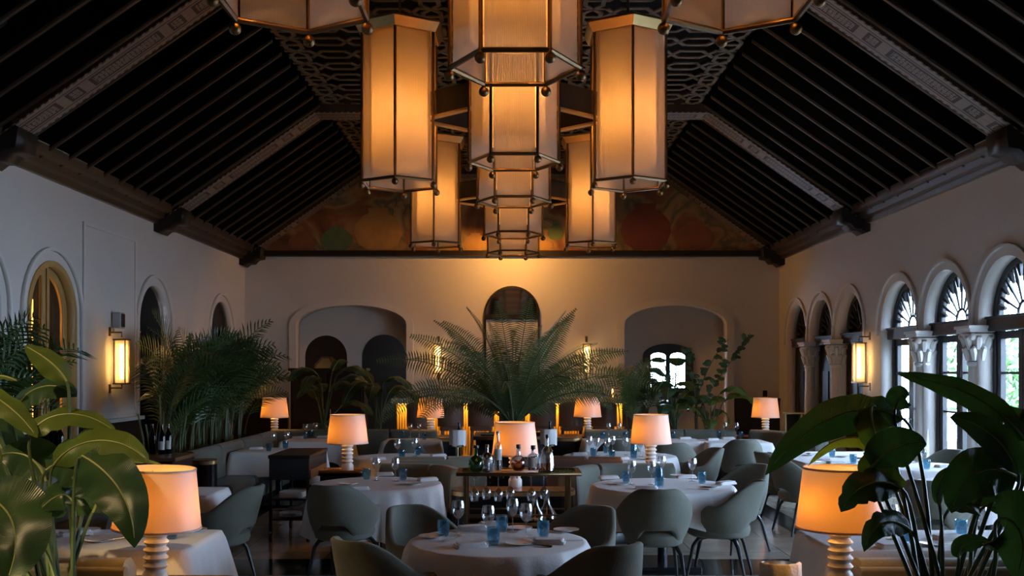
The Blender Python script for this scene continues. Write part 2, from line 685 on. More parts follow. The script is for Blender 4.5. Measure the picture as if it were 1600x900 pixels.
mb = MB()
mb.box((0, (YB + YF) / 2 + 1, -0.1), (13.4, YB - YF + 5, 0.2))
floor = struct(mb.build('floor', 'polished_stone'), 'polished cream stone floor with dark marble bands')
mb = MB()
mb.box((0, 9.15, 0.0005), (6.9, 0.75, 0.005))
for sx in (-1, 1):
    mb.box((sx * 3.28, 13.0, 0.0005), (0.3, 7.0, 0.005))
mb.box((0, 16.55, 0.0005), (6.86, 0.3, 0.005))
mb.build('border_band', 'dark_marble', floor)

ARC_Z, ARC_R = 2.44, 0.65
RW = [19.27, 17.77, 16.26, 14.2, 12.66, 11.1, 9.09, 7.55, 6.01, 3.99, 2.45, 0.91, -1.11, -2.65, -4.19]
wall_r = struct(plate('wall_right', [rect(YF, YB + 0.3, 0, 4.32)] + [arch(y, ARC_R, ARC_Z, 0.03) for y in RW], 0.3, side(WX + 0.15), 'plaster'),
                'white plaster wall with arched garden windows')
LW = [(8.5, 0.63), (10.1, 0.63), (11.92, 0.63), (15.33, 0.605), (18.87, 0.67)]
wall_l = struct(plate('wall_left', [rect(YF, YB + 0.3, 0, 4.32)] + [arch(y, r, 3.12 - r, 0.03) for y, r in LW], 0.12, side(-WX - 0.06), 'plaster'),
                'white plaster wall with arched openings to the bar')
BA = (-3.305, 1.135, 2.76, 0.40)
BB = (3.365, 1.055, 2.76, 0.40)
wall_b = struct(plate('wall_back', [[(-5.8, 0), (5.8, 0), (5.8, 4.15), (3.0, 6.12), (-3.0, 6.12), (-5.8, 4.15)],
                                    arch(BA[0], BA[1], BA[2], 0.03, rise=BA[3]), arch(BB[0], BB[1], BB[2], 0.03, rise=BB[3])], 0.3, front(YB + 0.15), 'plaster'),
                'plaster end wall below the painted gable')
mb = MB()
mb.box((0, YF - 0.1, 3.1), (12, 0.2, 6.4))
struct(mb.build('wall_front', 'dark_wood'))
# recess backs and the dark rooms beyond
rb = struct(plate('wall_recess_left', [rect(-4.62, -2.0, 0, 3.3), arch(-3.946, 0.45, 2.11, 0.03), arch(-2.72, 0.47, 2.11, 0.03)], 0.1, front(21.15), 'plaster'))
mb = MB()
for x in (-4.6, -2.01):
    mb.box((x, 20.95, 1.65), (0.06, 0.32, 3.3))
mb.box((-3.3, 20.95, 3.28), (2.6, 0.32, 0.06))
mb.build('jamb', 'trim_plaster', rb)
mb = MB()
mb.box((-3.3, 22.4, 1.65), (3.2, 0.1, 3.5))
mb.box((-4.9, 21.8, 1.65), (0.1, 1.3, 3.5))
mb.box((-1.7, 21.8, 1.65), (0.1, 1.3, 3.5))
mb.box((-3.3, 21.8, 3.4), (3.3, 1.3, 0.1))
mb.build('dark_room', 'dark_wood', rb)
WIN = (3.30, 0.43, 1.42, 2.12, 0.16)
rr = struct(plate('wall_recess_right', [rect(2.2, 4.55, 0, 3.3), arch(WIN[0], WIN[1], WIN[3], WIN[2], rise=WIN[4])], 0.1, front(21.15), 'plaster'))
mb = MB()
for x in (2.24, 4.5):
    mb.box((x, 20.95, 1.65), (0.06, 0.32, 3.3))
mb.box((3.36, 20.95, 3.28), (2.4, 0.32, 0.06))
mb.build('jamb', 'trim_plaster', rr)
w0 = struct(plate('window_7', [arch(WIN[0], WIN[1] + 0.1, WIN[3], WIN[2] - 0.1, rise=WIN[4] + 0.1), arch(WIN[0] - 0.205, 0.16, WIN[3], WIN[2] + 0.03, rise=0.07), arch(WIN[0] + 0.205, 0.16, WIN[3], WIN[2] + 0.03, rise=0.07)], 0.08, front(21.09), 'black_frame'),
            'small dark framed window glowing white in the right recess')
mb = MB()
mb.box((WIN[0], 21.13, 1.8), (0.84, 0.008, 0.78))
mb.build('pane', 'window_glass', w0)
mb = MB()
mb.box((WIN[0], 21.0, 1.27), (1.2, 0.2, 0.07))
mb.build('window_sill', 'black_frame', w0)
# octagon-light door in the left recess
d1 = struct(plate('door_1', [arch(-3.946, 0.45, 2.11, 0.03), [(-3.93 + 0.27 * math.cos(R(22.5 + 45 * k)), 1.82 + 0.29 * math.sin(R(22.5 + 45 * k))) for k in range(8)]], 0.06, front(21.2), 'dark_wood'),
            'dark arched door with an octagonal light')
oc = [(-3.93 + 0.29 * math.cos(R(22.5 + 45 * k)), 1.82 + 0.31 * math.sin(R(22.5 + 45 * k))) for k in range(8)]
oi = [(-3.93 + 0.25 * math.cos(R(22.5 + 45 * k)), 1.82 + 0.27 * math.sin(R(22.5 + 45 * k))) for k in range(8)]
plate('octagon_frame', [oc, oi], 0.05, front(21.16), 'walnut', d1)
plate('octagon_panel', [oc], 0.02, front(21.23), 'gold_paint', d1)
# archivolts on the back wall
for k, A in enumerate((BA, BB)):
    o = plate('trim_%d' % (k + 1), [arch_ring(A[0], A[1], A[1] + 0.14, A[2], 0.03, A[3], A[3] + 0.13)], 0.05, front(YB - 0.02), 'trim_plaster')
    struct(o)
# central arched transom door
d2 = struct(plate('door_2', [arch(0.0, 0.57, 2.98, 0.03), arch(0, 0.53, 2.98, 2.96), rect(-0.53, 0.53, 1.3, 2.86)], 0.08, front(YB - 0.03), 'black_frame'),
            'arched dark frame with mirrored fanlight above the palm')
mir = mat('mirror', (0.30, 0.31, 0.33), 0.05, 1.0, var=0.05)
plate('fanlight', [arch(0, 0.54, 2.98, 2.95)], 0.02, front(YB - 0.02), 'mirror', d2)
plate('panel', [rect(-0.54, 0.54, 1.28, 2.88)], 0.02, front(YB - 0.02), 'plaster', d2)
# wainscot
mb = MB()
for a, b in ((-5.5, -4.62), (-2.0, 2.2), (4.58, 5.5)):
    mb.box(((a + b) / 2, YB - 0.03, 0.62), (b - a, 0.06, 1.24))
    mb.box(((a + b) / 2, YB - 0.05, 1.22), (b - a, 0.10, 0.05))
struct(mb.build('baseboard_back', 'dark_wood'), 'dark wood wainscot on the end wall')
mb = MB()
spans = [(YF, 7.8), (9.2, 9.4), (10.8, 11.2), (12.64, 14.63), (16.03, 18.1), (19.64, YB)]
for a, b in spans:
    mb.box((-WX + 0.03, (a + b) / 2, 0.55), (0.06, b - a, 1.10))
wl = struct(mb.build('baseboard_left', 'dark_wood'), 'dark wood wainscot along the left wall')
mb = MB()
for a, b in spans:
    mb.box((-WX + 0.05, (a + b) / 2, 1.125), (0.11, b - a, 0.05))
mb.build('dado_rail', 'trim_plaster', wl)
# framed plaster panel around the left sconce
o = plate('trim_3', [rect(12.75, 14.55, 1.2, 3.72), rect(12.79, 14.51, 1.24, 3.68)], 0.025, side(-WX + 0.01), 'trim_plaster')
struct(o)
# left arches: rings, closets behind
for k, (y, r) in enumerate(LW):
    struct(plate('trim_%d' % (k + 4), [arch_ring(y, r + 0.12, r + 0.16, 3.12 - r, 1.15)], 0.05, side(-WX + 0.02), 'trim_plaster'))
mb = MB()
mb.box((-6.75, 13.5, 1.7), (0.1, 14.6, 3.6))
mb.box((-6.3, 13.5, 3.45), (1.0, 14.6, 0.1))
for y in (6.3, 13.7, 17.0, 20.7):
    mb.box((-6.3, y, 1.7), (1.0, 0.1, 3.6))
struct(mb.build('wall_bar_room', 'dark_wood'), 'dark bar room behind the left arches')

# lit wine cupboard doors in the first arch
y0, r0 = 11.92, 0.63
d3 = struct(plate('door_3', [arch(y0, r0, 3.12 - r0, 0.03), arch(y0, r0 - 0.07, 3.12 - r0, 0.03)], 0.16, side(-WX - 0.06), 'gold_paint'),
            'golden arched wine cupboard doors with lit shelves behind')
for s in (-1, 1):
    m_ = [(y0 + s * 0.015, 0.05)] + [(y0 + s * 0.015, 2.49 + 0.555)] + [(y0 + s * 0.555 * math.sin(R(90 * i / 10)), 2.49 + 0.555 * math.cos(R(90 * i / 10))) for i in range(11)] + [(y0 + s * 0.555, 0.05)]
    n_ = [(y0 + s * 0.085, 0.5)] + [(y0 + s * 0.085, 2.49 + 0.46)] + [(y0 + s * max(0.085, 0.47 * math.sin(R(90 * i / 10))), 2.49 + 0.47 * math.cos(R(90 * i / 10))) for i in range(2, 11)] + [(y0 + s * 0.47, 0.5)]
    leaf = plate('door_leaf', [m_, n_], 0.05, side(-WX - 0.10), 'gold_paint', d3)
    plate('pane', [n_], 0.006, side(-WX - 0.11), 'cupboard_glass', leaf)
    mb = MB()
    mb.tube([(-WX - 0.05, y0 + s * 0.05, 1.02), (-WX - 0.05, y0 + s * 0.05, 1.2)], 0.008)
    mb.build('handle', 'brass', leaf)
mb = MB()
for z in (0.9, 1.2, 1.5, 1.8, 2.1, 2.4, 2.7):
    mb.box((-6.2, y0, z), (0.3, 1.2, 0.02))
    for k in range(9):
        yy = y0 - 0.5 + k * 0.125
        if z < 2.5 or abs(yy - y0) < 0.35:
            mb.tube([(-6.3, yy, z + 0.055), (-6.12, yy, z + 0.055), (-6.08, yy, z + 0.055), (-6.0, yy, z + 0.055)], [0.038, 0.038, 0.015, 0.014], 8)
mb.build('bottle_shelf', 'walnut', d3)
mb = MB()
mb.box((-6.0, y0 + 0.53, 1.75), (0.02, 0.02, 1.9))
mb.box((-6.0, y0 - 0.53, 1.75), (0.02, 0.02, 1.9))
mb.build('led_strip', 'led_strip', d3)
for z in (1.5, 2.4):
    lamp_light(d3, (-5.95, y0 + 0.3, z), 7, (1, 0.6, 0.25), 0.05)
# plain dark doors in the other arches
for n, (y, r) in ((4, LW[4]), (5, LW[1])):
    d = struct(plate('door_%d' % n, [arch(y, r, 3.12 - r, 0.03), arch(y - 0.3, 0.2, 2.4, 1.2, rise=0.2), arch(y + 0.3, 0.2, 2.4, 1.2, rise=0.2)], 0.07, side(-WX - 0.16), 'dark_wood'), 'dark arched panelled door on the left wall')
    mb = MB()
    for s in (-0.3, 0.3):
        for k in range(16):
            mb.box((-WX - 0.17, y + s, 1.24 + k * 0.078), (0.03, 0.42, 0.05), Matrix.Rotation(R(35), 3, 'Y'))
    mb.build('louvres', 'dark_wood', d)
# shelf of upturned glasses in the open bar arch
sh = thing('glass_rack', (-5.95, 15.1, 2.36), 0, 'hanging rack of glasses inside the open dark arch on the left wall', 'glass rack')
mb = MB()
mb.box((0, 0, 0.05), (0.35, 0.8, 0.02))
mb.build('shelf', 'device_grey', sh)
mb = MB()
for k in range(6):
    for j in range(2):
        mb.lathe([(0.03, 0.04), (0.005, 0.035), (0.005, -0.05), (0.03, -0.08), (0.034, -0.12), (0.028, -0.16)], 10, (-0.08 + j * 0.16, -0.32 + k * 0.12, 0), caps=False)
mb.build('glasses', 'clear_glass', sh)

# ------------------------------------------------------------------ right windows
def window(n, yc, dark):
    w = struct(thing('window_%d' % n, (0, yc, 0)))
    X = WX + 0.22
    z0, r = ARC_Z, ARC_R
    wm = 'dark_wood' if dark else 'black_frame'
    plate('frame', [arch(0, r, z0, 0.03), arch(0, r - 0.075, z0, 0.1)], 0.09, side(X), wm, w)
    mb = MB()
    mb.box((X - 0.05, 0, 2.345), (0.16, 2 * r - 0.02, 0.15))
    mb.box((X - 0.06, 0, 2.425), (0.19, 2 * r - 0.02, 0.03))
    mb.build('transom', wm, w, 0.01)
    mb = MB()
    hub = [(0.15 * math.cos(PI * i / 12), 2.44 + 0.15 * math.sin(PI * i / 12)) for i in range(13)]
    mb.tube([(X, a, b) for a, b in hub], 0.018, 6)
    for i in range(1, 8):
        q = PI * i / 8
        c, s_ = math.cos(q), math.sin(q)
        mb.tube([(X, 0.15 * c, 2.44 + 0.15 * s_), (X, 0.36 * c, 2.44 + 0.36 * s_), (X, 0.40 * c, 2.44 + 0.40 * s_), (X, 0.58 * c, 2.44 + 0.58 * s_)], [0.012, 0.016, 0.026, 0.018], 6)
    for i in range(8):
        q = PI * (i + 0.5) / 8
        c, s_ = math.cos(q), math.sin(q)
        mb.tube([(X, 0.44 * c, 2.44 + 0.44 * s_), (X, 0.58 * c, 2.44 + 0.58 * s_)], [0.02, 0.045], 5)
    mb.build('fan_grille', wm, w)
    if dark:
        mb = MB()
        for s in (-1, 1):
            mb.box((X, s * 0.29, 1.17), (0.05, 0.56, 2.2))
            for zz in (0.55, 1.45):
                mb.box((X - 0.03, s * 0.29, zz), (0.03, 0.36, 0.7))
        mb.build('shutters', 'dark_wood', w)
        mb = MB()
        mb.box((X + 0.06, 0, 1.6), (0.02, 1.3, 3.1))
        mb.build('backing', 'dark_wood', w)
        return
    for s in (-1, 1):
        mb = MB()
        mb.box((X, s * 0.535, 1.17), (0.06, 0.09, 2.2))
        mb.box((X, s * 0.045, 1.17), (0.06, 0.08, 2.2))
        mb.box((X, s * 0.29, 0.18), (0.06, 0.42, 0.26))
        mb.box((X, s * 0.29, 2.22), (0.06, 0.42, 0.09))
        for zz in (0.75, 1.27, 1.78):
            mb.box((X, s * 0.29, zz), (0.04, 0.42, 0.028))
        lf = mb.build('door_leaf', wm, w)
        mb = MB()
        mb.box((X + 0.005, s * 0.29, 1.25), (0.006, 0.42, 1.9))
        mb.build('pane', 'window_glass', lf)
        mb = MB()
        mb.tube([(X - 0.03, s * 0.05, 1.12), (X - 0.08, s * 0.05, 1.12), (X - 0.085, s * 0.14, 1.12)], 0.009, 6)
        mb.build('handle', 'black_leg', lf)
    plate('fan_pane', [arch(0, r - 0.07, z0, z0)], 0.006, side(X + 0.02), 'window_glass', w)


for k, y in enumerate(RW):
    window(k + 8, y, k < 3 or k > 8)  # windows near the camera are out of view; shutters added to block frontal daylight
    struct(plate('trim_%d' % (k + 20), [arch_ring(y, ARC_R + 0.10, ARC_R + 0.135, ARC_Z, 2.33)], 0.05, side(WX - 0.015), 'trim_plaster'))


def column_piece():
    c = thing('column')
    mb = MB()
    mb.lathe([(0.17, 0), (0.17, 0.09), (0.15, 0.12), (0.155, 0.17), (0.125, 0.21), (0.122, 0.9), (0.108, 1.86), (0.125, 1.88), (0.125, 1.91), (0.105, 1.92)], 20)
    mb.build('shaft', 'stone_white', c)
    mb = MB()
    mb.lathe([(0.105, 1.92), (0.115, 2.02), (0.14, 2.12), (0.19, 2.24), (0.16, 2.25)], 16)
    for ring, (z, r, n, h) in enumerate(((1.93, 0.11, 8, 0.15), (2.06, 0.13, 8, 0.15))):
        for i in range(n):
            q = 2 * PI * (i + ring * 0.5) / n
            d = Vector((math.cos(q), math.sin(q), 0))
            t = Vector((-d.y, d.x, 0))
            p = [d * r + Vector((0, 0, z)), d * (r + 0.02) + Vector((0, 0, z + h * 0.6)), d * (r + 0.055) + Vector((0, 0, z + h)), d * (r + 0.07) + Vector((0, 0, z + h * 0.86))]
            mb.tube(p, [0.03, 0.042, 0.034, 0.016], 6)
    for i in range(4):
        q = PI / 4 + i * PI / 2
        mb.ball((0.185 * math.cos(q), 0.185 * math.sin(q), 2.21), 0.045, 8)
    mb.box((0, 0, 2.285), (0.36, 0.36, 0.05))
    mb.box((0, 0, 2.32), (0.40, 0.40, 0.035))
    mb.build('capital', 'stone_white', c)
    return c


cols = [(RW[i] + RW[i + 1]) / 2 for i in range(len(RW) - 1) if (i + 1) % 3]
colp = column_piece()
for k, y in enumerate(cols):
    c = colp if k == 0 else copy_tree(colp)
    c.location = (WX + 0.06, y, 0)
    struct(c, 'white carved stone column between the arched windows')

# ------------------------------------------------------------------ the roof
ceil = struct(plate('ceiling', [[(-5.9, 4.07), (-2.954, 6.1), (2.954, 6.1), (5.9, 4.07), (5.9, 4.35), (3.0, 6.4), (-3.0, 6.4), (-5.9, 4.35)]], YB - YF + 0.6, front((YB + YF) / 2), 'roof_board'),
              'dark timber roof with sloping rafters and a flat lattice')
ys = [5.62 + 0.5 * k for k in range(3, 10)] + [10.72 + 0.5 * k for k in range(10)] + [15.82 + 0.5 * k for k in range(9)]
first = {}
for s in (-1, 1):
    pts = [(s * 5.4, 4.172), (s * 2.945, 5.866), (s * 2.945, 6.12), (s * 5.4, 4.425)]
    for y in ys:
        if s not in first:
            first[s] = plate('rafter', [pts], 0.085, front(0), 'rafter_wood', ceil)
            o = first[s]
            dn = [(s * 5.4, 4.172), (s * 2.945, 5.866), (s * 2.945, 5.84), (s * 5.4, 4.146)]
            plate('lit_edge', [dn], 0.05, front(0), 'rafter_lit_edge', o)  # lighter strip stands for lamplight catching the underside of the rafter
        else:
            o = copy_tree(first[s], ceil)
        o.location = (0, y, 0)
# painted trusses
for y in (0.2, 5.3, 10.4, 15.5, 20.28):
    b0 = [(-5.35, 4.15), (-3.03, 5.78), (3.03, 5.78), (5.35, 4.15), (5.35, 4.5), (3.03, 6.15), (-3.03, 6.15), (-5.35, 4.5)]
    o = plate('painted_beam', [b0], 0.44, front(y), 'cornice_wood', ceil)
    path = [Vector((-5.3, 0, 4.185)), Vector((-3.03, 0, 5.78)), Vector((3.03, 0, 5.78)), Vector((5.3, 0, 4.185))]
    mb = MB()
    u = 0
    for a, b in zip(path[:-1], path[1:]):
        d = (b - a)
        nn = Vector((d.z, 0, -d.x)).normalized() * 0.012
        L_ = d.length
        vs, uvs = [], []
        for (p, uu) in ((a, 0), (b, L_)):
            for (yy, vv) in ((-0.225, 0), (0.225, 1)):
                vs.append(p + nn + Vector((0, y + yy, 0)))
                uvs.append((uu + 0.001, vv + 0.001))
        for (p, uu) in ((a, 0), (b, L_)):
            for (yy, vv) in ((-0.225, 0), (0.225, 1)):
                vs.append(p + Vector((0, y + yy, 0)))
                uvs.append((uu + 0.001, vv + 0.001))
        mb.add(vs, [(0, 1, 3, 2), (4, 6, 7, 5), (0, 4, 5, 1), (2, 3, 7, 6), (0, 2, 6, 4), (1, 5, 7, 3)], False, uvs)
    mb.build('stencilled_soffit', 'painted_soffit', o)
    for s in (-1, 1):
        prof = [(s * 5.5, 3.95), (s * 5.44, 3.93), (s * 5.36, 3.99), (s * 5.27, 3.99), (s * 5.2, 4.07), (s * 5.08, 4.09), (s * 5.05, 4.30), (s * 5.3, 4.45), (s * 5.5, 4.3)]
        plate('corbel', [prof], 0.44, front(y), 'dark_wood', o)
for s in (-1, 1):
    prof = [(s * 5.5, 4.07), (s * 5.43, 4.07), (s * 5.41, 4.13), (s * 5.34, 4.15), (s * 5.31, 4.22), (s * 5.22, 4.24), (s * 5.19, 4.34), (s * 5.5, 4.34)]
    struct(plate('trim_%d' % (40 + s), [prof], YB - YF, front((YB + YF) / 2), 'cornice_wood'), 'brown moulded timber cornice')
# lattice
mb = MB()


def strip(pts, w=0.05, z=5.905):
    for (x0_, y0_), (x1_, y1_) in zip(pts[:-1], pts[1:]):
        d = Vector((x1_ - x0_, y1_ - y0_, 0))
        a = math.atan2(d.y, d.x)
        mb.box(((x0_ + x1_) / 2, (y0_ + y1_) / 2, z), (d.length + w * 0.7, w, 0.016), Matrix.Rotation(a, 3, 'Z'))


yy = 5.9
while yy < 20.0:
    for sgn in (1, -1):
        pts, x = [], -2.9
        while x < 2.9:
            pts += [(x, yy + sgn * 0.13), (min(2.9, x + 0.29), yy + sgn * 0.13), (min(2.9, x + 0.46), yy - sgn * 0.13), (min(2.9, x + 0.75), yy - sgn * 0.13)]
            x += 0.92
        strip(pts)
    yy += 0.5
for k in (0, 2, 4, 6):
    x = -2.76 + k * 0.92
    for sgn in (1, -1):
        pts, y = [], 5.9
        while y < 20.0:
            pts += [(x + sgn * 0.10, y), (x + sgn * 0.10, y + 0.25), (x - sgn * 0.10, y + 0.5), (x - sgn * 0.10, y + 0.75)]
            y += 1.0
        strip(pts, z=5.90)
mb.build('lattice', 'lattice_wood', ceil)
# mural
mur = tag(plate('mural', [[(-5.3, 4.26), (5.3, 4.26), (3.02, 5.84), (-3.02, 5.84)]], 0.03, front(YB - 0.02), 'mural_paint'),
          'faded ochre mural of clay pots filling the gable of the end wall', 'mural')


def pot(cx, z, r, h, m):
    prof = [(0.45, 0), (0.8, 0.12), (1.0, 0.38), (0.92, 0.62), (0.6, 0.82), (0.38, 0.88), (0.42, 1.0)]
    pts = [(cx + r * a, z + h * b) for a, b in prof] + [(cx - r * a, z + h * b) for a, b in prof[::-1]]
    plate('painted_pot', [pts], 0.006, front(YB - 0.038), m, mur)


for a in ((-3.6, 4.28, 0.34, 0.5, 'pot_green'), (-2.75, 4.3, 0.5, 0.85, 'pot_ochre'), (-4.3, 4.27, 0.3, 0.4, 'pot_terracotta'), (-0.75, 4.28, 0.24, 0.36, 'pot_ochre'), (-1.9, 4.28, 0.3, 0.6, 'pot_terracotta'),
          (0.9, 4.5, 0.17, 0.34, 'pot_green'), (1.35, 4.28, 0.25, 0.4, 'pot_terracotta'), (2.75, 4.3, 0.52, 0.95, 'pot_red'), (3.75, 4.28, 0.42, 0.6, 'pot_terracotta'), (0.65, 4.29, 0.18, 0.22, 'pot_ochre')):
    pot(*a)
mb = MB()
mb.box((0, YB - 0.09, 4.21), (10.9, 0.18, 0.11))
struct(mb.build('trim_42', 'dark_wood'), 'dark rail under the mural')

# ------------------------------------------------------------------ outside the windows
mb = MB()
mb.box((13, 7, -0.3), (14, 40, 0.4))
struct(mb.build('ground', 'paving'), 'paved terrace outside the windows')
for k in range(7):
    c = copy_tree(colp)
    c.location = (8.6, -2 + k * 3.0, 0)
    struct(c, 'white column of the terrace outside')


def garden_tree(x, y, h, r, label):
    t = thing('garden_tree', (x, y, -0.1), 0, label, 'tree', 'trees outside the windows')
    mb = MB()
    mb.tube([(0, 0, 0), (0.05, 0.05, h * 0.4), (0, 0, h * 0.7)], [0.12, 0.09, 0.05], 8)
    mb.build('trunk', 'trunk', t)
    mb = MB()
    for _ in range(900):
        q = Vector((random.gauss(0, 1), random.gauss(0, 1), random.gauss(0, 1))).normalized() * random.random() ** 0.4
        p = Vector((q.x * r, q.y * r, h * 0.55 + q.z * h * 0.45))
        a = Vector((random.gauss(0, 1), random.gauss(0, 1), random.gauss(0, 1))).normalized() * 0.16
        b = a.orthogonal().normalized() * 0.07
        mb.add([p - a, p + b, p + a, p - b], [(0, 1, 2, 3)])
    mb.build('crown', 'garden_leaf', t, recalc=False)


for x, y, h, r, lb in ((11.0, 14.5, 3.6, 1.0, 'green tree seen through the third window pane of the far group'), (11.4, 18.8, 4.2, 1.2, 'green tree beyond the terrace behind the column nearest the middle'),
                       (10.6, 21.8, 3.4, 1.1, 'leafy tree beyond the terrace at the far end'), (11.2, 10.2, 3.8, 1.2, 'green tree outside the window at the right edge')):
    garden_tree(x, y, h, r, lb)

# pendant spotlight hidden behind the farthest lantern, washing the mural and the wall below it
t = thing('pendant_spotlight', (0.0, 19.3, 4.32), 0, 'small brass pendant light washing the mural, behind the farthest lantern', 'lamp')
mb = MB()
mb.tube([(0, 0, 0.06), (0, 0, 1.72)], 0.01, 6)
mb.build('rod', 'brass', t)
mb = MB()
mb.tube([(-0.16, 0, 0.03), (0.16, 0, 0.03)], 0.03, 10)
mb.build('tube', 'tube_bulb', t)
mb = MB()
mb.lathe([(0.0, 0.10), (0.06, 0.10), (0.19, 0.065), (0.19, 0.06), (0.05, 0.09), (0, 0.09)], 20, caps=False)
mb.build('cap', 'brass', t)
lamp_light(t, (0, 0.05, 0.03), 105, (1, 0.44, 0.09), 0.02)
# ------------------------------------------------------------------ chandeliers
LS, LZ0, LZ1 = 0.43, 3.80, 5.38


def hexpts(r, z, off=0):
    return [Vector((r * math.cos(R(60 * k + off)), r * math.sin(R(60 * k + off)), z)) for k in range(6)]


def make_lantern(parent, loc, off):
    mb = MB()
    lo, hi = hexpts(LS, LZ0, off), hexpts(LS, LZ1, off)
    for k in range(6):
        mb.tube([lo[k], hi[k]], 0.016, 6)
        mb.tube([lo[k], lo[(k + 1) % 6]], 0.017, 6)
        mb.tube([hi[k], hi[(k + 1) % 6]], 0.017, 6)
    top = hexpts(LS, LZ1, off)
    mb.tube([(0, 0, LZ1), (0, 0, 6.02)], 0.014, 8)
    o = mb.build('lantern', 'bronze', parent, loc=loc)
    for k in range(6):
        a, b = hexpts(LS - 0.012, 0, off)[k], hexpts(LS - 0.012, 0, off)[(k + 1) % 6]
        d = (b - a).normalized() * 0.016
        a, b = a + d, b - d
        w = (b - a).length
        inn = -((a + b) / 2).normalized() * 0.006
        up = Vector((0, 0, LZ1 - LZ0 - 0.03))
        z = Vector((0, 0, LZ0 + 0.015))
        mb = MB()
        vs = [a + z, b + z, b + z + up, a + z + up, a + z + inn, b + z + inn, b + z + up + inn, a + z + up + inn]
        uv = [(0.01, 0.01), (w, 0.01), (w, 1), (0.01, 1)] * 2
        mb.add(vs, [(0, 1, 2, 3), (7, 6, 5, 4), (0, 4, 5, 1), (2, 6, 7, 3), (1, 5, 6, 2), (3, 7, 4, 0)], False, uv)
        mb.build('glass_panel', 'ribbed_glass', o)
        mb = MB()
        mb.ball(hexpts(LS + 0.005, LZ0 - 0.05, off)[k], 0.036, 8)
        mb.tube([hexpts(LS + 0.005, LZ0 - 0.02, off)[k], hexpts(LS + 0.005, LZ0 + 0.01, off)[k]], 0.014, 6)
        mb.build('ball_foot', 'bronze', o)
    mb = MB()
    secs = [hexpts(LS + 0.03, LZ1 - 0.03, off), hexpts(LS + 0.085, LZ1 + 0.06, off), hexpts(LS + 0.085, LZ1 + 0.085, off), hexpts(0.03, LZ1 + 0.14, off)]
    mb.loft(secs, smooth=False)
    mb.build('cap', 'brass', o)
    mb = MB()
    mb.lathe([(0.0, LZ0 + 0.17), (0.25, LZ0 + 0.17), (0.27, LZ0 + 0.19), (0.27, LZ0 + 0.24), (0.255, LZ0 + 0.24), (0.25, LZ0 + 0.2), (0, LZ0 + 0.2)], 24, caps=False)
    mb.build('diffuser_tray', 'frosted', o)
    mb = MB()
    mb.lathe([(0.30, LZ0 + 0.2), (0.30, LZ1 - 0.06), (0.295, LZ1 - 0.06), (0.295, LZ0 + 0.2), (0.30, LZ0 + 0.2)], 36, caps=False)
    mb.build('diffuser', 'lantern_diffuser', o)
    mb = MB()
    mb.tube([(0, 0, LZ0 + 0.5), (0, 0, LZ0 + 1.1)], 0.03, 8)
    mb.build('bulb', 'bulb', o)
    lamp_light(o, (0, 0, LZ0 + 0.72), P_LANTERN, WARM, 0.07)
    return o


def make_chandelier():
    c = thing('chandelier')
    D = 1.22
    pos = [(-D, 0), (D, 0), (0, -1.12), (0, 1.12)]
    a0 = make_lantern(c, (0, 0, 0), 30)
    a0.location = (pos[0][0], pos[0][1], 0)
    b0 = copy_tree(a0, c)
    b0.location = (pos[1][0], pos[1][1], 0)
    c0 = make_lantern(c, (pos[2][0], pos[2][1], 0), 0)
    d0 = copy_tree(c0, c)
    d0.location = (pos[3][0], pos[3][1], 0)
    for sx in (-1, 1):
        for sy in (-1, 1):
            p, q = Vector((sx * (D - 0.33), sy * 0.10, 4.62)), Vector((sx * 0.16, sy * 0.74, 4.62))
            d = q - p
            mb = MB()
            M_ = Matrix.Rotation(math.atan2(d.y, d.x), 3, 'Z')
            mb.box((p + q) / 2, (d.length, 0.05, 0.26), M_)
            mb.build('ring_beam', 'dark_wood', c)
            mb = MB()
            mb.box((p + q) / 2 - Vector((0, 0, 0.14)), (d.length + 0.02, 0.08, 0.02), M_)
            mb.build('ring_edge', 'brass', c)
    return c


ch = make_chandelier()
for k, (y, lb) in enumerate(((5.45, 'nearest hexagonal lantern chandelier, cropped by the top of the view'), (10.65, 'middle chandelier of four ribbed hexagonal lanterns, hanging mid room'),
                             (15.73, 'farthest lantern chandelier, glowing in front of the gable mural'))):
    c = ch if k == 0 else copy_tree(ch)
    c.location = (0.02, y, 0)
    tag(c, lb, 'chandelier', 'lantern chandeliers down the middle of the room')


# ------------------------------------------------------------------ wall sconces
def make_sconce(sc=1.0):
    """local: wall plane y=0, out along -y, z centre of the lantern"""
    t = thing('wall_sconce')
    h, w, o_ = 0.30, 0.075, 0.17
    mb = MB()
    for z in (-0.37, 0.41):
        mb.box((0, -0.008, z), (0.05, 0.016, 0.12))
    for z in (-0.36, 0.40):
        mb.tube([(0, -0.01, z), (0, -o_, z), (0, -o_, z * 0.83)], 0.012, 6)
    mb.build('wall_bracket', 'bronze', t)
    mb = MB()
    for a in (-w, w):
        for b in (-w, w):
            mb.box((a, b - o_, 0), (0.012, 0.012, 2 * h))
    for z in (-h, h):
        mb.box((0, -o_, z), (2 * w + 0.03, 2 * w + 0.03, 0.02))
    mb.build('cage', 'bronze', t)
    mb = MB()
    pr = rrect(-w + 0.008, w - 0.008, -w + 0.008, w - 0.008, 0.01, 2)
    mb.loft([[Vector((a, b - o_, z)) for a, b in pr] for z in (-h + 0.01, h - 0.01)], smooth=False, caps=False)
    mb.build('glass', 'sconce_glass', t)
    mb = MB()
    mb.tube([(0, -o_, -h * 0.8), (0, -o_, h * 0.8)], 0.022, 8)
    mb.build('tube', 'tube_bulb', t)
    for z in (-0.12, 0.12):
        lamp_light(t, (0, -o_, z), P_SCONCE / 2, (1, 0.50, 0.12), 0.03)
    return t


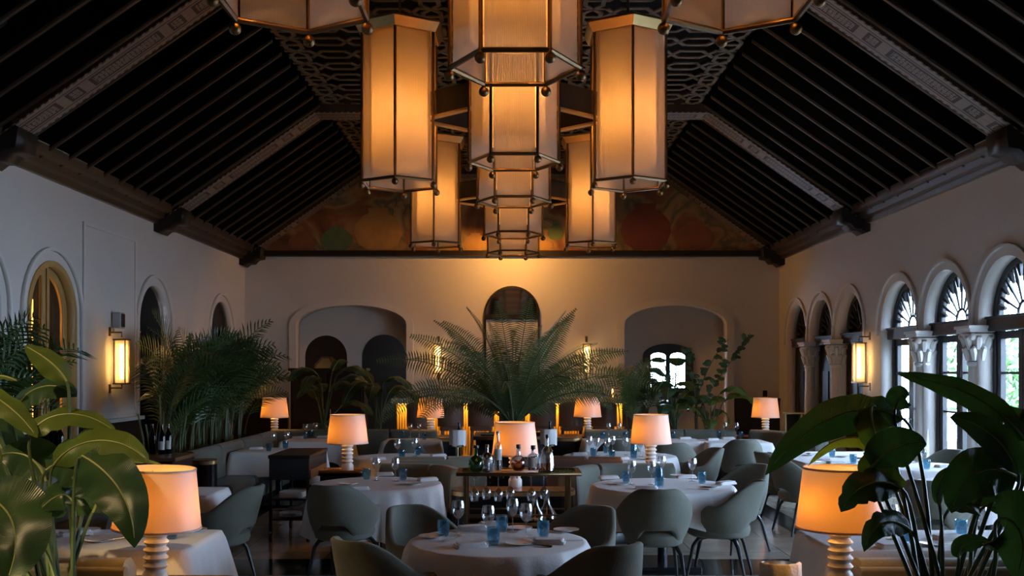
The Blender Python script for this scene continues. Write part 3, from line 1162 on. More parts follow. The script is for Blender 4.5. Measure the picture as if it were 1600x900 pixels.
zs = 1.93
for loc, rz, lb in (((-WX, 13.6, zs), PI / 2, 'brass wall sconce glowing on the left wall between two arches'),
                    ((WX, 15.3, zs), -PI / 2, 'brass wall sconce on the right wall before the window arches'),
                    ((-WX, 17.0, zs), PI / 2, 'wall sconce on the left wall mostly hidden by the tall palms'),
                    ((-1.51, YB, 2.05), 0, 'lit wall sconce on the end wall left of the big palm'),
                    ((1.53, YB, 2.05), 0, 'lit wall sconce on the end wall right of the big palm')):
    inst('sconce', make_sconce, loc, rz, lb, 'wall lamp', 'brass wall sconces')
sp = thing('wall_speaker', (-WX + 0.08, 13.72, 2.5), 0, 'small grey wall speaker above the left sconce', 'speaker')
mb = MB()
mb.box((0, 0, 0), (0.12, 0.16, 0.22))
mb.build('body', 'device_grey', sp, 0.015)
mb = MB()
mb.tube([(-0.07, 0, 0.02), (-0.07, 0, -0.16)], 0.02, 6)
mb.build('bracket', 'device_grey', sp)
mb = MB()
mb.box((0.062, 0, 0), (0.006, 0.13, 0.18))
mb.build('grille', 'black_frame', sp)


# ------------------------------------------------------------------ table lamps
def make_lamp():
    t = thing('table_lamp')
    prof = [(0.0, 0), (0.062, 0.0), (0.066, 0.012), (0.066, 0.07), (0.06, 0.082), (0.05, 0.095)]
    z = 0.095
    for k in range(4):
        prof += [(0.05, z + 0.004), (0.060, z + 0.014), (0.066, z + 0.022), (0.060, z + 0.030), (0.05, z + 0.040)]
        z += 0.042
    prof += [(0.05, z + 0.005), (0.064, z + 0.018), (0.064, z + 0.035), (0.03, z + 0.042), (0.0, z + 0.042)]
    mb = MB()
    mb.lathe(prof, 28, caps=False)
    mb.build('base', 'ceramic', t)
    zb, zt = 0.316, 0.633
    mb = MB()
    mb.tube([(0, 0, z + 0.03), (0, 0, zb + 0.015)], 0.02, 8)
    for k in range(3):
        q = 2 * PI * k / 3
        mb.tube([(0, 0, zt - 0.05), (0.18 * math.cos(q), 0.18 * math.sin(q), zt - 0.03)], 0.003, 5)
    mb.tube([(0.02, 0, zb + 0.01), (0.05, 0, zb + 0.1), (0, 0, zt - 0.05)], 0.003, 5)
    mb.build('stem', 'brass', t)
    mb = MB()
    mb.lathe([(0.228, zb), (0.190, zt)], 48, caps=False)
    mb.lathe([(0.231, zb - 0.003), (0.231, zb + 0.008), (0.225, zb + 0.008), (0.225, zb - 0.003), (0.231, zb - 0.003)], 48, caps=False)
    mb.lathe([(0.193, zt - 0.008), (0.193, zt + 0.003), (0.187, zt + 0.003), (0.187, zt - 0.008), (0.193, zt - 0.008)], 48, caps=False)
    mb.build('shade', 'shade_linen', t)
    for bx, by in ((-0.095, -0.03), (0.095, 0.03)):
        mb = MB()
        mb.tube([(0, 0, zb + 0.0), (bx * 0.8, by * 0.8, zb + 0.12), (bx, by, zb + 0.175)], 0.004, 5)
        mb.ball((bx, by, zb + 0.19), 0.024, 8)
        mb.build('bulb', 'bulb', t)
        lamp_light(t, (bx, by, zb + 0.13), P_LAMP / 2, (1.0, 0.44, 0.08), 0.03)
    return t


def lamp(px, ytop, Y, lb, tilt=0):
    p = at(px, ytop, Y)
    z = p.z - 0.633
    o = inst('lamp', make_lamp, (p.x, Y, z), 0, lb, 'lamp', 'white ribbed table lamps')
    if tilt:
        o.rotation_euler = (0, tilt, 0)
    return p.x, Y, z


LAMPS = {}
for key, a in dict(fl=(242, 732, 5.32, 'large table lamp at front left behind the broad banana leaves', R(2)),
                   fr=(1313, 731, 5.25, 'large amber table lamp at front right under the dark leaves'),
                   ml=(543, 648, 11.08, 'table lamp on the wooden tray table left of the middle, behind the black trolley'),
                   mr=(1017, 648, 11.08, 'table lamp behind the right round table with the tall blue glass'),
                   mc=(805, 660, 9.75, 'table lamp in the centre behind the liquor bottles'),
                   b1=(429, 622, 16.35, 'small far table lamp on the left banquette ledge, leftmost at the back'),
                   b2=(673, 622, 16.35, 'far table lamp half hidden by a drooping palm frond'),
                   b3=(918, 621, 16.35, 'far table lamp beside the bar, right of the big palm'),
                   b4=(1196, 622, 16.35, 'far table lamp on the right, in front of the dark wainscot')).items():
    LAMPS[key] = lamp(*a)


# ------------------------------------------------------------------ dining chairs
def make_chair():
    t = thing('dining_chair')
    import bisect

    def rxz(z):
        zs_, rs = (0.36, 0.44, 0.52, 0.62, 0.74, 0.88), (0.215, 0.262, 0.298, 0.320, 0.312, 0.29)
        i = max(0, min(len(zs_) - 2, bisect.bisect(zs_, z) - 1))
        f = (z - zs_[i]) / (zs_[i + 1] - zs_[i])
        return rs[i] + (rs[i + 1] - rs[i]) * f

    secs = []
    n = 40
    for i in range(n + 1):
        u = -1 + 2 * i / n
        a = abs(u)
        th = u * R(122)
        s1 = max(0, min(1, (a - 0.22) / 0.55))
        s1 = s1 * s1 * (3 - 2 * s1)
        z1 = 0.838 - 0.20 * s1 - 0.05 * max(0, (a - 0.86) / 0.14) ** 2
        s0 = max(0, min(1, (a - 0.16) / 0.28))
        s0 = s0 * s0 * (3 - 2 * s0)
        z0 = 0.515 - 0.125 * s0 + 0.10 * max(0, (a - 0.80) / 0.2) ** 1.5
        tk = 0.05 if a < 0.9 else 0.05 - 0.1 * (a - 0.9)
        loop = []
        zl = [z0 + (z1 - z0) * k / 6 for k in range(7)]

        def pt(z, off):
            rx = rxz(z) - off
            lean = 0.10 * (z - 0.45) / 0.35 * max(0, math.cos(th)) ** 1.5
            ry = 0.275 + lean - off
            return Vector((math.sin(th) * rx, -math.cos(th) * ry, z))
        for z in zl:
            loop.append(pt(z, 0.0))
        loop.append(pt(z1 + 0.012, tk * 0.25))
        loop.append(pt(z1 + 0.012, tk * 0.75))
        for z in zl[::-1]:
            loop.append(pt(z, tk))
        loop.append(pt(z0 - 0.012, tk * 0.75))
        loop.append(pt(z0 - 0.012, tk * 0.25))
        secs.append(loop)
    mb = MB()
    mb.loft(secs)
    mb.build('backrest', 'sage_fabric', t, sharp=60)
    mb = MB()
    out = []
    for r_, z in ((0.0, 0.355), (0.20, 0.355), (0.235, 0.375), (0.245, 0.41), (0.24, 0.45), (0.215, 0.475), (0.12, 0.485), (0, 0.488)):
        out.append([Vector((max(r_, 1e-3) * 1.0 * math.copysign(abs(math.cos(q)) ** 0.8, math.cos(q)), 0.03 + max(r_, 1e-3) * 1.12 * math.copysign(abs(math.sin(q)) ** 0.8, math.sin(q)), z)) for q in [2 * PI * k / 32 for k in range(32)]])
    mb.loft(out, caps=False)
    mb.build('seat', 'sage_fabric', t)
    for sx in (-1, 1):
        for sy, yy in ((1, 0.19), (-1, -0.14)):
            mb = MB()
            mb.tube([(sx * 0.12, yy * 0.6, 0.355), (sx * 0.17, yy * 0.95, 0.345), (sx * 0.20, yy * 1.15, 0.29), (sx * 0.235, yy * 1.45 + (0.0 if sy > 0 else -0.03), 0.0)], [0.016, 0.019, 0.018, 0.011], 8)
            mb.build('leg', 'black_leg', t)
    return t


def chair(px, ytop, Y, face, lb, group='sage armchairs around the dining tables'):
    p = at(px, ytop, Y)
    rz = math.atan2(face[1], face[0]) - PI / 2
    return inst('chair', make_chair, (p.x, Y, 0), rz, lb, 'chair', group)


CH = [
    (537, 0, 8.62, (0.25, 1), 'sage armchair seen from behind at the left round table, beside the black trolley'),
    (674, 0, 6.80, (0.75, -0.85), 'sage armchair behind the left edge of the front centre round table'),
    (890, 0, 6.78, (-0.75, -0.8), 'dark armchair back behind the right edge of the front centre round table'),
    (610, 0, 5.86, (0.75, 0.75), 'armchair cut off by the bottom edge, left of the front centre table'),
    (918, 0, 5.74, (-0.55, 0.85), 'armchair cut off by the bottom edge, right of the front centre table'),
    (1022, 0, 8.35, (0.02, 1), 'sage armchair seen squarely from behind at the right round table'),
    (1128, 0, 8.75, (-1, 0.35), 'sage armchair seen from the side at the right round table, legs splayed'),
    (1150, 0, 10.05, (-0.9, -0.5), 'brownish armchair on the far right side of the right round table'),
    (1052, 0, 13.55, (0.15, 1), 'armchair with open lower back behind the shade of the middle right lamp'),
    (1084, 0, 12.3, (-1, -0.15), 'armchair seen edge on beside the second row right table'),
    (1156, 0, 14.2, (0.0, 1), 'sage armchair in front of the far square table with two wine glasses'),
    (965, 0, 14.15, (0, 1), 'armchair in front of the back row table right of the bar'),
    (634, 0, 14.15, (0.1, 1), 'dark armchair in front of the back row table under the palm frond'),
    (343, 0, 8.35, (-1, 0.1), 'sage armchair seen from the side behind the front left table'),
    (1228, 0, 11.8, (1, 0.1), 'armchair drawn up to the bright window table, partly under the hanging leaf'),
    (1252, 0, 11.1, (1, 0.2), 'armchair nearest the aisle at the bright window table, beside the amber lamp'),
    (1462, 0, 8.95, (0.6, 0.8), 'armchair back showing between the banana stems at front right'),
    (1459, 0, 12.0, (-1, -0.3), 'pale armchair by the window columns at far right'),
    (1535, 0, 10.45, (-0.9, -0.4), 'armchair facing inward at the table under the right edge window'),
    
    (490, 0, 17.8, (0, -1), 'pale chair beyond the left banquette, beside the far left lamp'),
]
for a in CH:
    chair(*a)


# ------------------------------------------------------------------ tables and cloths
def outline_round(r, n=96):
    return [(Vector((r * math.cos(2 * PI * k / n), r * math.sin(2 * PI * k / n), 0)), Vector((math.cos(2 * PI * k / n), math.sin(2 * PI * k / n), 0)), 0.5 - 0.5 * math.cos(8 * PI * k / n)) for k in range(n)]


def outline_rect(w, d, rc=0.05, n=96):
    out = []
    per = []
    hw, hd = w / 2, d / 2
    m = n // 4
    for (cx, cy, t0, a, b) in ((hw, hd, 0, (hw, -hd), (hw, hd)), (-hw, hd, 90, (hw, hd), (-hw, hd)), (-hw, -hd, 180, (-hw, hd), (-hw, -hd)), (hw, -hd, 270, (-hw, -hd), (hw, -hd))):
        ax, ay = a
        bx, by = b
        L_ = math.hypot(bx - ax, by - ay)
        nn = Vector((math.cos(R(t0)), math.sin(R(t0)), 0))
        for k in range(m - 6):
            f = (rc + (L_ - 2 * rc) * k / (m - 6)) / L_
            dcorner = min(f, 1 - f) * L_
            out.append((Vector((ax + (bx - ax) * f, ay + (by - ay) * f, 0)), nn, max(0, 1 - dcorner / 0.28) ** 2))
        sx, sy = (1 if cx > 0 else -1), (1 if cy > 0 else -1)
        for k in range(6):
            q = R(t0 + 15 * k)
            v = Vector((math.cos(q), math.sin(q), 0))
            out.append((Vector((cx - sx * rc, cy - sy * rc, 0)) + v * rc, v, 1.0))
    return out


def make_cloth(outline, z, drop, extra, flare, ripple, freq, seed):
    rnd = random.Random(seed)
    ph = [rnd.random() * 6.28 for _ in range(4)]
    n = len(outline)
    rings = []
    for f in (0.02, 0.5, 0.96):
        rings.append([p * f + Vector((0, 0, z)) for p, nn, c in outline])
    rings.append([p + nn * 0.003 + Vector((0, 0, z - 0.004)) for p, nn, c in outline])
    m = 9
    for j in range(1, m + 1):
        t = j / m
        ring = []
        for i, (p, nn, c) in enumerate(outline):
            q = 2 * PI * i / n
            w_ = ripple * (t ** 0.55) * (math.sin(freq * q + ph[0]) * 0.6 + math.sin((freq * 1.7) * q + ph[1] + t) * 0.4 + 0.25 * math.sin(freq * 3.1 * q + ph[2]) + 0.9)
            d = drop + extra * c + 0.015 * math.sin(3 * q + ph[3])
            ring.append(p + nn * (0.008 + flare * t * (0.4 + 0.9 * c) + w_) + Vector((0, 0, z - 0.004 - d * t)))
        rings.append(ring)
    # turned back on the inside, so the linen has thickness
    for j in (m, m - 1, m - 2):
        t = j / m
        base = rings[3 + j]
        rings.append([q - outline[i][1] * 0.006 for i, q in enumerate(base)])
    mb = MB()
    mb.loft(rings, caps=False)
    mb.add([Vector((0, 0, z))] + rings[0], [(0, 1 + k, 1 + (k + 1) % n) for k in range(n)], True)
    return mb


TOPZ = 0.735


def table(x, y, kind, dims, desc, drop=0.36, extra=0.03, flare=0.03, ripple=0.03, freq=9, seed=1, rz=0.0):
    t = thing('dining_table', (x, y, 0), rz, 'cloth covered ' + desc[4:], 'table', 'cloth covered dining tables')
    mb = MB()
    if kind == 'round':
        mb.lathe([(0, 0.70), (dims, 0.70), (dims, TOPZ), (0, TOPZ)], 48, caps=False)
        ol = outline_round(dims + 0.004)
    else:
        pr = rrect(-dims[0] / 2, dims[0] / 2, -dims[1] / 2, dims[1] / 2, 0.055, 4)
        mb.loft([[Vector((a, b, z)) for a, b in pr] for z in (0.70, TOPZ)], smooth=False)
        ol = outline_rect(dims[0] + 0.01, dims[1] + 0.01)
    mb.build('tabletop', 'walnut', t)
    mb = MB()
    mb.tube([(0, 0, 0.03), (0, 0, 0.70)], 0.045, 12)
    mb.build('pedestal', 'black_lacquer', t)
    mb = MB()
    mb.box((0, 0, 0.018), (0.62, 0.62, 0.036))
    mb.build('base', 'black_lacquer', t, 0.006)
    cl = make_cloth(ol, TOPZ + 0.006, drop, extra, flare, ripple, freq, seed).build('tablecloth', 'linen_cloth', None, loc=(x, y, 0), sharp=70)
    cl.rotation_euler = (0, 0, rz)
    tag(cl, 'white tablecloth on ' + desc, 'tablecloth', 'white tablecloths')
    return t


TZ = TOPZ + 0.007
ZT = H - TZ


def ty(py):
    return ZT * F / (py - 580)


TB = dict(
    T1=('the front centre round table', 778, 6.22, 'round', 0.55, dict(drop=0.45, extra=0.05, ripple=0.05, freq=14, seed=3)),
    T2=('the round table beside the trolley', 589, 9.42, 'round', 0.60, dict(drop=0.42, extra=0.10, ripple=0.042, freq=12, seed=5)),
    T3=('the round table with tall blue glass', 1035, 9.25, 'round', 0.65, dict(drop=0.27, extra=0.08, ripple=0.038, freq=11, seed=8)),
    T4=('the second row left round table', 624, 12.3, 'round', 0.57, dict(drop=0.3, seed=11)),
    T5=('the second row right round table', 968, 12.5, 'round', 0.70, dict(drop=0.25, extra=0.1, seed=12)),
    T6=('the nearer left banquette table', 436, 13.4, 'rect', (1.10, 0.8), dict(drop=0.30, extra=0.12, flare=0.06, ripple=0.012, freq=7, seed=13)),
    T7=('the farther left banquette table', 496, 15.3, 'rect', (1.0, 0.8), dict(drop=0.30, extra=0.12, flare=0.06, ripple=0.012, freq=7, seed=14)),
    T8=('the back table under the frond', 645, 15.3, 'rect', (0.85, 0.8), dict(drop=0.22, extra=0.16, flare=0.08, ripple=0.012, freq=7, seed=15)),
    T9=('the back table beside the bar', 955, 15.3, 'rect', (0.85, 0.8), dict(drop=0.22, extra=0.16, flare=0.08, ripple=0.012, freq=7, seed=16)),
    T10=('the back table behind a lampshade', 1050, 15.3, 'rect', (0.85, 0.8), dict(drop=0.24, extra=0.18, flare=0.09, ripple=0.012, freq=7, seed=17)),
    T11=('the far right square table', 1147, 15.1, 'rect', (0.95, 0.85), dict(drop=0.26, extra=0.2, flare=0.10, ripple=0.012, freq=7, seed=18)),
    T12=('the bright window table', 1312, 12.3, 'rect', (1.35, 1.7), dict(drop=0.2, extra=0.1, flare=0.03, ripple=0.01, freq=7, seed=19)),
    T13=('the table by the carved columns', 1440, 11.1, 'round', 0.55, dict(drop=0.25, extra=0.05, seed=20)),
    T14=('the table at the right edge window', 1545, 9.35, 'round', 0.65, dict(drop=0.25, extra=0.05, seed=21)),
    T15=('the front right table', 1482, 6.27, 'rect', (1.7, 0.76), dict(drop=0.30, extra=0.1, flare=0.05, ripple=0.012, freq=7, seed=22)),
    T16=('the front left table', 135, 6.29, 'rect', (1.50, 0.76), dict(drop=0.28, extra=0.14, flare=0.08, ripple=0.012, freq=7, seed=23)),
    T17=('the small table behind the left lamp', 272, 8.75, 'rect', (0.75, 0.75), dict(drop=0.25, extra=0.1, flare=0.06, ripple=0.012, freq=7, seed=24)),
)
TXY = {}
for k, (d, px, Y, kind, dims, kw) in TB.items():
    x = (px - 800) * Y / F
    TXY[k] = (x, Y)
    table(x, Y, kind, dims, d, **kw)


# ------------------------------------------------------------------ tableware
def make_wine():
    mb = MB()
    mb.lathe([(0.0, 0.0), (0.036, 0.0), (0.036, 0.003), (0.006, 0.008), (0.004, 0.02), (0.004, 0.10), (0.012, 0.108), (0.030, 0.125), (0.041, 0.155), (0.042, 0.175), (0.038, 0.20), (0.033, 0.222),
              (0.0315, 0.222), (0.0365, 0.20), (0.0405, 0.175), (0.0395, 0.155), (0.029, 0.127), (0.011, 0.111), (0, 0.110)], 20, caps=False)
    return mb.build('wine_glass', 'clear_glass')


def make_tumbler(h=0.105, name='tumbler'):
    n = 24
    prof = [(0.0, 0), (0.026, 0), (0.031, 0.006), (0.037, 0.04), (0.0395, 0.075), (0.038, h), (0.0355, h), (0.037, 0.075), (0.034, 0.04), (0.027, 0.014), (0, 0.012)]
    secs = []
    for i, (r, z) in enumerate(prof):
        outer = 2 <= i <= 4
        secs.append([Vector(((r + (0.0016 if outer and (k + i) % 2 else 0)) * math.cos(2 * PI * k / n), (r + (0.0016 if outer and (k + i) % 2 else 0)) * math.sin(2 * PI * k / n), z)) if r else Vector((1e-4 * math.cos(2 * PI * k / n), 1e-4 * math.sin(2 * PI * k / n), z)) for k in range(n)])
    mb = MB()
    mb.loft(secs, caps=False)
    return mb.build(name, 'blue_glass')


def make_tall():
    n = 24
    prof = [(0.0, 0), (0.034, 0), (0.040, 0.01), (0.042, 0.05), (0.042, 0.10), (0.036, 0.15), (0.036, 0.19), (0.033, 0.19), (0.033, 0.15), (0.039, 0.10), (0.039, 0.05), (0.03, 0.014), (0, 0.012)]
    mb = MB()
    mb.lathe(prof, n, caps=False)
    return mb.build('tall_tumbler', 'blue_glass')


def make_plate():
    mb = MB()
    mb.lathe([(0.0, 0.0), (0.045, 0.0), (0.05, 0.004), (0.085, 0.012), (0.086, 0.0145), (0.05, 0.0075), (0, 0.006)], 28, caps=False)
    return mb.build('side_plate', 'porcelain')


def make_napkin():
    mb = MB()
    for z, dx, w, d in ((0.004, 0, 0.20, 0.10), (0.012, 0.004, 0.192, 0.096), (0.020, -0.003, 0.186, 0.092), (0.027, 0.002, 0.17, 0.088)):
        pr = rrect(-w / 2, w / 2, -d / 2, d / 2, 0.012, 3)
        mb.loft([[Vector((a * s + dx, b * s, zz + 0.002 * math.sin(a * 30))) for a, b in pr] for zz, s in ((z - 0.004, 0.985), (z, 1.0), (z + 0.003, 0.985))], smooth=True)
    return mb.build('napkin', 'napkin_cloth', sharp=50)


def make_knife():
    t = thing('table_knife')
    mb = MB()
    mb.tube([(-0.10, 0, 0.005), (-0.06, 0, 0.006), (0.0, 0, 0.005)], [0.006, 0.0065, 0.004], 6)
    mb.build('handle', 'steel', t)
    mb = MB()
    mb.loft([[Vector((x, -w, 0.003)), Vector((x, w, 0.003)), Vector((x, w, 0.005)), Vector((x, -w, 0.005))] for x, w in ((0, 0.004), (0.03, 0.009), (0.09, 0.009), (0.115, 0.003))], smooth=False)
    mb.build('blade', 'steel', t)
    return t


def make_fork():
    t = thing('table_fork')
    mb = MB()
    mb.tube([(-0.10, 0, 0.004), (-0.06, 0, 0.005), (0.03, 0, 0.006)], [0.007, 0.006, 0.003], 6)
    mb.build('handle', 'steel', t)
    mb = MB()
    mb.box((0.045, 0, 0.006), (0.03, 0.024, 0.003))
    for k in range(4):
        mb.box((0.08, -0.0105 + 0.007 * k, 0.006), (0.045, 0.003, 0.003))
    mb.build('tines', 'steel', t)
    return t


ORD = ['first', 'second', 'third', 'fourth', 'fifth', 'sixth', 'seventh']


def where(i, n):
    if n == 1:
        return ''
    if n == 2:
        return ('on its left side', 'on its right side')[i]
    if i == 0:
        return 'leftmost there'
    if i == n - 1:
        return 'rightmost there'
    return ORD[i] + ' from the left'


GROUPS = dict(wine_glass='stemmed wine glasses on the tables', tumbler='blue cut glass tumblers on the tables', tall_tumbler='tall blue glasses', side_plate='white side plates on the tables',
              napkin='folded white napkins on the tables', table_knife='knives on the tables', table_fork='forks on the tables')
DESC = dict(wine_glass=('clear stemmed wine glass on ', 'wine glass', make_wine), tumbler=('blue cut glass tumbler on ', 'glass', make_tumbler), tall_tumbler=('tall pinched blue glass on ', 'glass', make_tall),
            side_plate=('white side plate on ', 'plate', make_plate), napkin=('folded white napkin on ', 'napkin', make_napkin), table_knife=('steel knife on ', 'knife', make_knife), table_fork=('steel fork on ', 'fork', make_fork))


def ware(tk, kind, pts):
    d = TB[tk][0]
    pts = sorted(pts)
    for i, q in enumerate(pts):
        p = onz(q[0], q[1], TZ)
        rz = R(q[2]) if len(q) > 2 else (0.0 if kind not in ('napkin', 'table_knife', 'table_fork') else random.uniform(-0.3, 0.3))
        a, cat, fn = DESC[kind]
        lb = a + d + (', ' + where(i, len(pts)) if len(pts) > 1 else '')
        inst(kind, fn, (p.x, p.y, TZ + 0.001), rz, lb, cat, GROUPS[kind])


ware('T1', 'tumbler', [(693, 838), (771, 851), (784, 831), (849, 840)])
ware('T1', 'wine_glass', [(716, 836), (763, 846), (801, 832), (822, 842)])
ware('T1', 'side_plate', [(675, 840), (811, 851), (885, 830), (812, 827)])
ware('T1', 'napkin', [(738, 828, 15), (735, 855, 20), (858, 849, -8), (770, 822, 10)])
ware('T1', 'table_knife', [(752, 855, 18), (882, 846, 8)])
ware('T1', 'table_fork', [(706, 843, 60), (840, 853, 150)])
ware('T2', 'tumbler', [(573, 749), (630, 750)])
ware('T2', 'wine_glass', [(588, 751), (618, 752)])
ware('T2', 'side_plate', [(645, 757), (545, 757)])
ware('T2', 'napkin', [(600, 743, 5), (668, 751, 25), (560, 765, 10)])
ware('T3', 'tumbler', [(978, 754), (1097, 755)])
ware('T3', 'tall_tumbler', [(1030, 761)])
ware('T3', 'wine_glass', [(987, 757), (1018, 757), (1034, 748), (1082, 752)])
ware('T3', 'side_plate', [(1112, 761), (968, 757), (1060, 744)])
ware('T3', 'napkin', [(951, 748, 10), (1072, 747, 5), (1010, 764, -15), (1134, 757, 30)])
ware('T3', 'table_knife', [(1017, 766, 20), (1090, 765, 160)])
ware('T4', 'tumbler', [(628, 717), (653, 711)])
ware('T4', 'wine_glass', [(621, 715), (648, 713)])
ware('T4', 'napkin', [(590, 718, 10), (685, 713, 20)])
ware('T4', 'side_plate', [(660, 717)])
ware('T5', 'tumbler', [(927, 713), (947, 708), (956, 717)])
ware('T5', 'tall_tumbler', [(990, 716)])
ware('T5', 'wine_glass', [(921, 709), (933, 712), (949, 712), (957, 708), (977, 711), (1001, 713)])
ware('T5', 'napkin', [(905, 711, 10), (970, 718, 25), (1030, 713, 0)])
ware('T5', 'side_plate', [(915, 716), (1012, 718)])
ware('T6', 'tumbler', [(420, 705), (446, 701)])
ware('T6', 'wine_glass', [(426, 701), (448, 699)])
ware('T6', 'napkin', [(400, 702, 10)])
ware('T7', 'tumbler', [(477, 686), (486, 682)])
ware('T7', 'wine_glass', [(477, 684), (493, 682)])
ware('T7', 'napkin', [(466, 685, 10), (505, 684, 0)])
ware('T8', 'tumbler', [(629, 684), (663, 687)])
ware('T8', 'wine_glass', [(641, 683), (655, 683)])
ware('T8', 'napkin', [(645, 688, 5)])
ware('T9', 'tumbler', [(942, 686), (977, 686)])
ware('T9', 'wine_glass', [(951, 683), (968, 683)])
ware('T9', 'napkin', [(958, 690, 0)])
ware('T10', 'tumbler', [(1052, 685)])
ware('T10', 'napkin', [(1070, 686, 10)])
ware('T11', 'tumbler', [(1123, 684), (1158, 685)])
ware('T11', 'wine_glass', [(1133, 682), (1151, 682)])
ware('T11', 'napkin', [(1138, 686, 0), (1113, 688, 15)])
ware('T12', 'tumbler', [(1300, 714), (1333, 724)])
ware('T12', 'napkin', [(1273, 711, 10), (1305, 724, 15), (1285, 720, -10)])
ware('T12', 'side_plate', [(1262, 712), (1315, 714), (1345, 716)])
ware('T12', 'table_knife', [(1285, 722, 20), (1340, 722, 160)])
ware('T13', 'tumbler', [(1448, 733)])
ware('T13', 'wine_glass', [(1443, 730)])
ware('T13', 'napkin', [(1474, 730, 20)])
ware('T14', 'tumbler', [(1544, 766)])
ware('T14', 'wine_glass', [(1553, 762)])
ware('T14', 'side_plate', [(1510, 768)])
ware('T15', 'tumbler', [(1334, 836), (1420, 848), (1502, 838)])
ware('T15', 'wine_glass', [(1393, 843), (1532, 841)])
ware('T15', 'side_plate', [(1460, 852), (1520, 855)])
ware('T15', 'napkin', [(1395, 856, 10), (1480, 843, 10)])
ware('T16', 'tumbler', [(64, 846), (268, 842)])
ware('T16', 'wine_glass', [(60, 838), (50, 846)])
ware('T16', 'side_plate', [(155, 846), (136, 830), (225, 838), (303, 830)])
ware('T16', 'napkin', [(118, 836, 35), (280, 832, 0)])
ware('T16', 'table_knife', [(172, 845, 60), (140, 838, 40)])
ware('T17', 'side_plate', [(305, 779)])
# ------------------------------------------------------------------ banquettes
def offs(path, sign):
    out = []
    for i, p in enumerate(path):
        t = (path[min(i + 1, len(path) - 1)] - path[max(i - 1, 0)]).normalized()
        out.append(Vector((-t.y, t.x, 0)) * sign)
    return out


def banquette(pts, label, cush, hb=0.85, sd=0.55, mat_='sage_fabric', sign=-1, plinth=True, back_mat=None):
    x0, y0 = pts[0]
    path = catmull([(x - x0, y - y0, 0) for x, y in pts], 8)
    nn = offs(path, sign)
    t = thing('banquette', (x0, y0, 0), 0, label, 'bench seat', 'upholstered banquettes')

    def sweep(prof, i0=0, i1=None, trim=0.0):
        i1 = len(path) - 1 if i1 is None else i1
        P, Q = path[i0:i1 + 1], nn[i0:i1 + 1]
        P = [p.copy() for p in P]
        if trim:
            P[0] += (P[1] - P[0]).normalized() * trim
            P[-1] += (P[-2] - P[-1]).normalized() * trim
        secs = [[p + q * a + Vector((0, 0, b)) for a, b in prof] for p, q in zip(P, Q)]
        # puff the ends so that each cushion is rounded
        if trim:
            def shrink(sec, p, q, f):
                ca = sum((v - p).dot(q) for v in sec) / len(sec)
                cz = sum(v.z for v in sec) / len(sec)
                c = p + q * ca + Vector((0, 0, cz))
                return [c + (v - c) * f for v in sec]
            d0 = (P[1] - P[0]).normalized() * 0.018
            d1 = (P[-2] - P[-1]).normalized() * 0.018
            s0 = shrink(secs[0], P[0], Q[0], 0.86)
            s1 = shrink(secs[-1], P[-1], Q[-1], 0.86)
            secs[0] = [v + d0 for v in secs[0]]
            secs[-1] = [v + d1 for v in secs[-1]]
            secs = [s0] + secs + [s1]
        mb = MB()
        mb.loft(secs)
        return mb
    sweep(rrect(0.04, sd - 0.06, 0.0, 0.12, 0.01, 2)).build('plinth', 'black_lacquer', t)
    sweep(rrect(-0.09, -0.03, 0.0, hb - 0.03, 0.02, 3)).build('back_shell', back_mat or mat_, t)
    n = len(path) - 1
    for k in range(cush):
        a, b = round(n * k / cush), round(n * (k + 1) / cush)
        pr = [(u - 0.05 * (v - 0.4), v) for u, v in rrect(-0.028, 0.13, 0.36, hb, 0.055, 4)]
        sweep(pr, a, b, 0.004).build('back_cushion', mat_, t)
        sweep(rrect(0.135, sd, 0.13, 0.45, 0.05, 4), a, b, 0.004).build('seat_cushion', mat_, t)
    return t


banquette([(-3.85, 11.75), (-3.85, 13.2), (-3.85, 14.6), (-3.85, 15.85)], 'grey green banquette running along the bamboo-like palms on the left', 4)
banquette([(-3.95, 16.3), (-2.9, 16.3), (-2.0, 16.3), (-1.22, 16.3)], 'grey green back row banquette left of the bar', 3)
banquette([(1.18, 16.3), (1.9, 16.3), (2.8, 16.3), (3.65, 16.3)], 'grey green back row banquette right of the bar', 3)
banquette([(3.9, 16.25), (4.22, 15.95), (4.42, 15.2), (4.46, 14.3)], 'curved grey green banquette at the far right corner', 2)
banquette([(-1.42, 10.76), (-0.98, 10.72), (-0.68, 10.5), (-0.52, 10.05)], 'curved olive banquette behind the left round table', 2, 0.81, 0.42, 'olive_leather')
banquette([(0.55, 10.05), (0.74, 10.5), (1.08, 10.72), (1.75, 10.76)], 'curved sage banquette behind the right round table', 2, 0.81, 0.42)
banquette([(-0.32, 11.42), (-0.75, 11.3), (-1.35, 11.25)], 'olive banquette turned away, behind the left curved banquette', 2, 0.83, 0.42, 'olive_leather')
banquette([(1.25, 11.25), (0.85, 11.3), (0.42, 11.42)], 'brown banquette turned away, behind the right curved banquette', 2, 0.83, 0.42, 'brown_leather')
banquette([(-2.08, 5.42), (-2.7, 5.42), (-3.5, 5.42)], 'banquette back along the bottom edge below the front left table', 2, 0.775, 0.40, 'olive_leather')
banquette([(3.6, 5.42), (2.8, 5.42), (1.87, 5.42)], 'banquette back along the bottom edge below the front right table', 2, 0.775, 0.40, 'olive_leather')
banquette([(-4.2, 7.2), (-4.2, 8.2), (-4.2, 9.6)], 'grey green banquette at the left edge below the feathery palm', 2, 0.85)


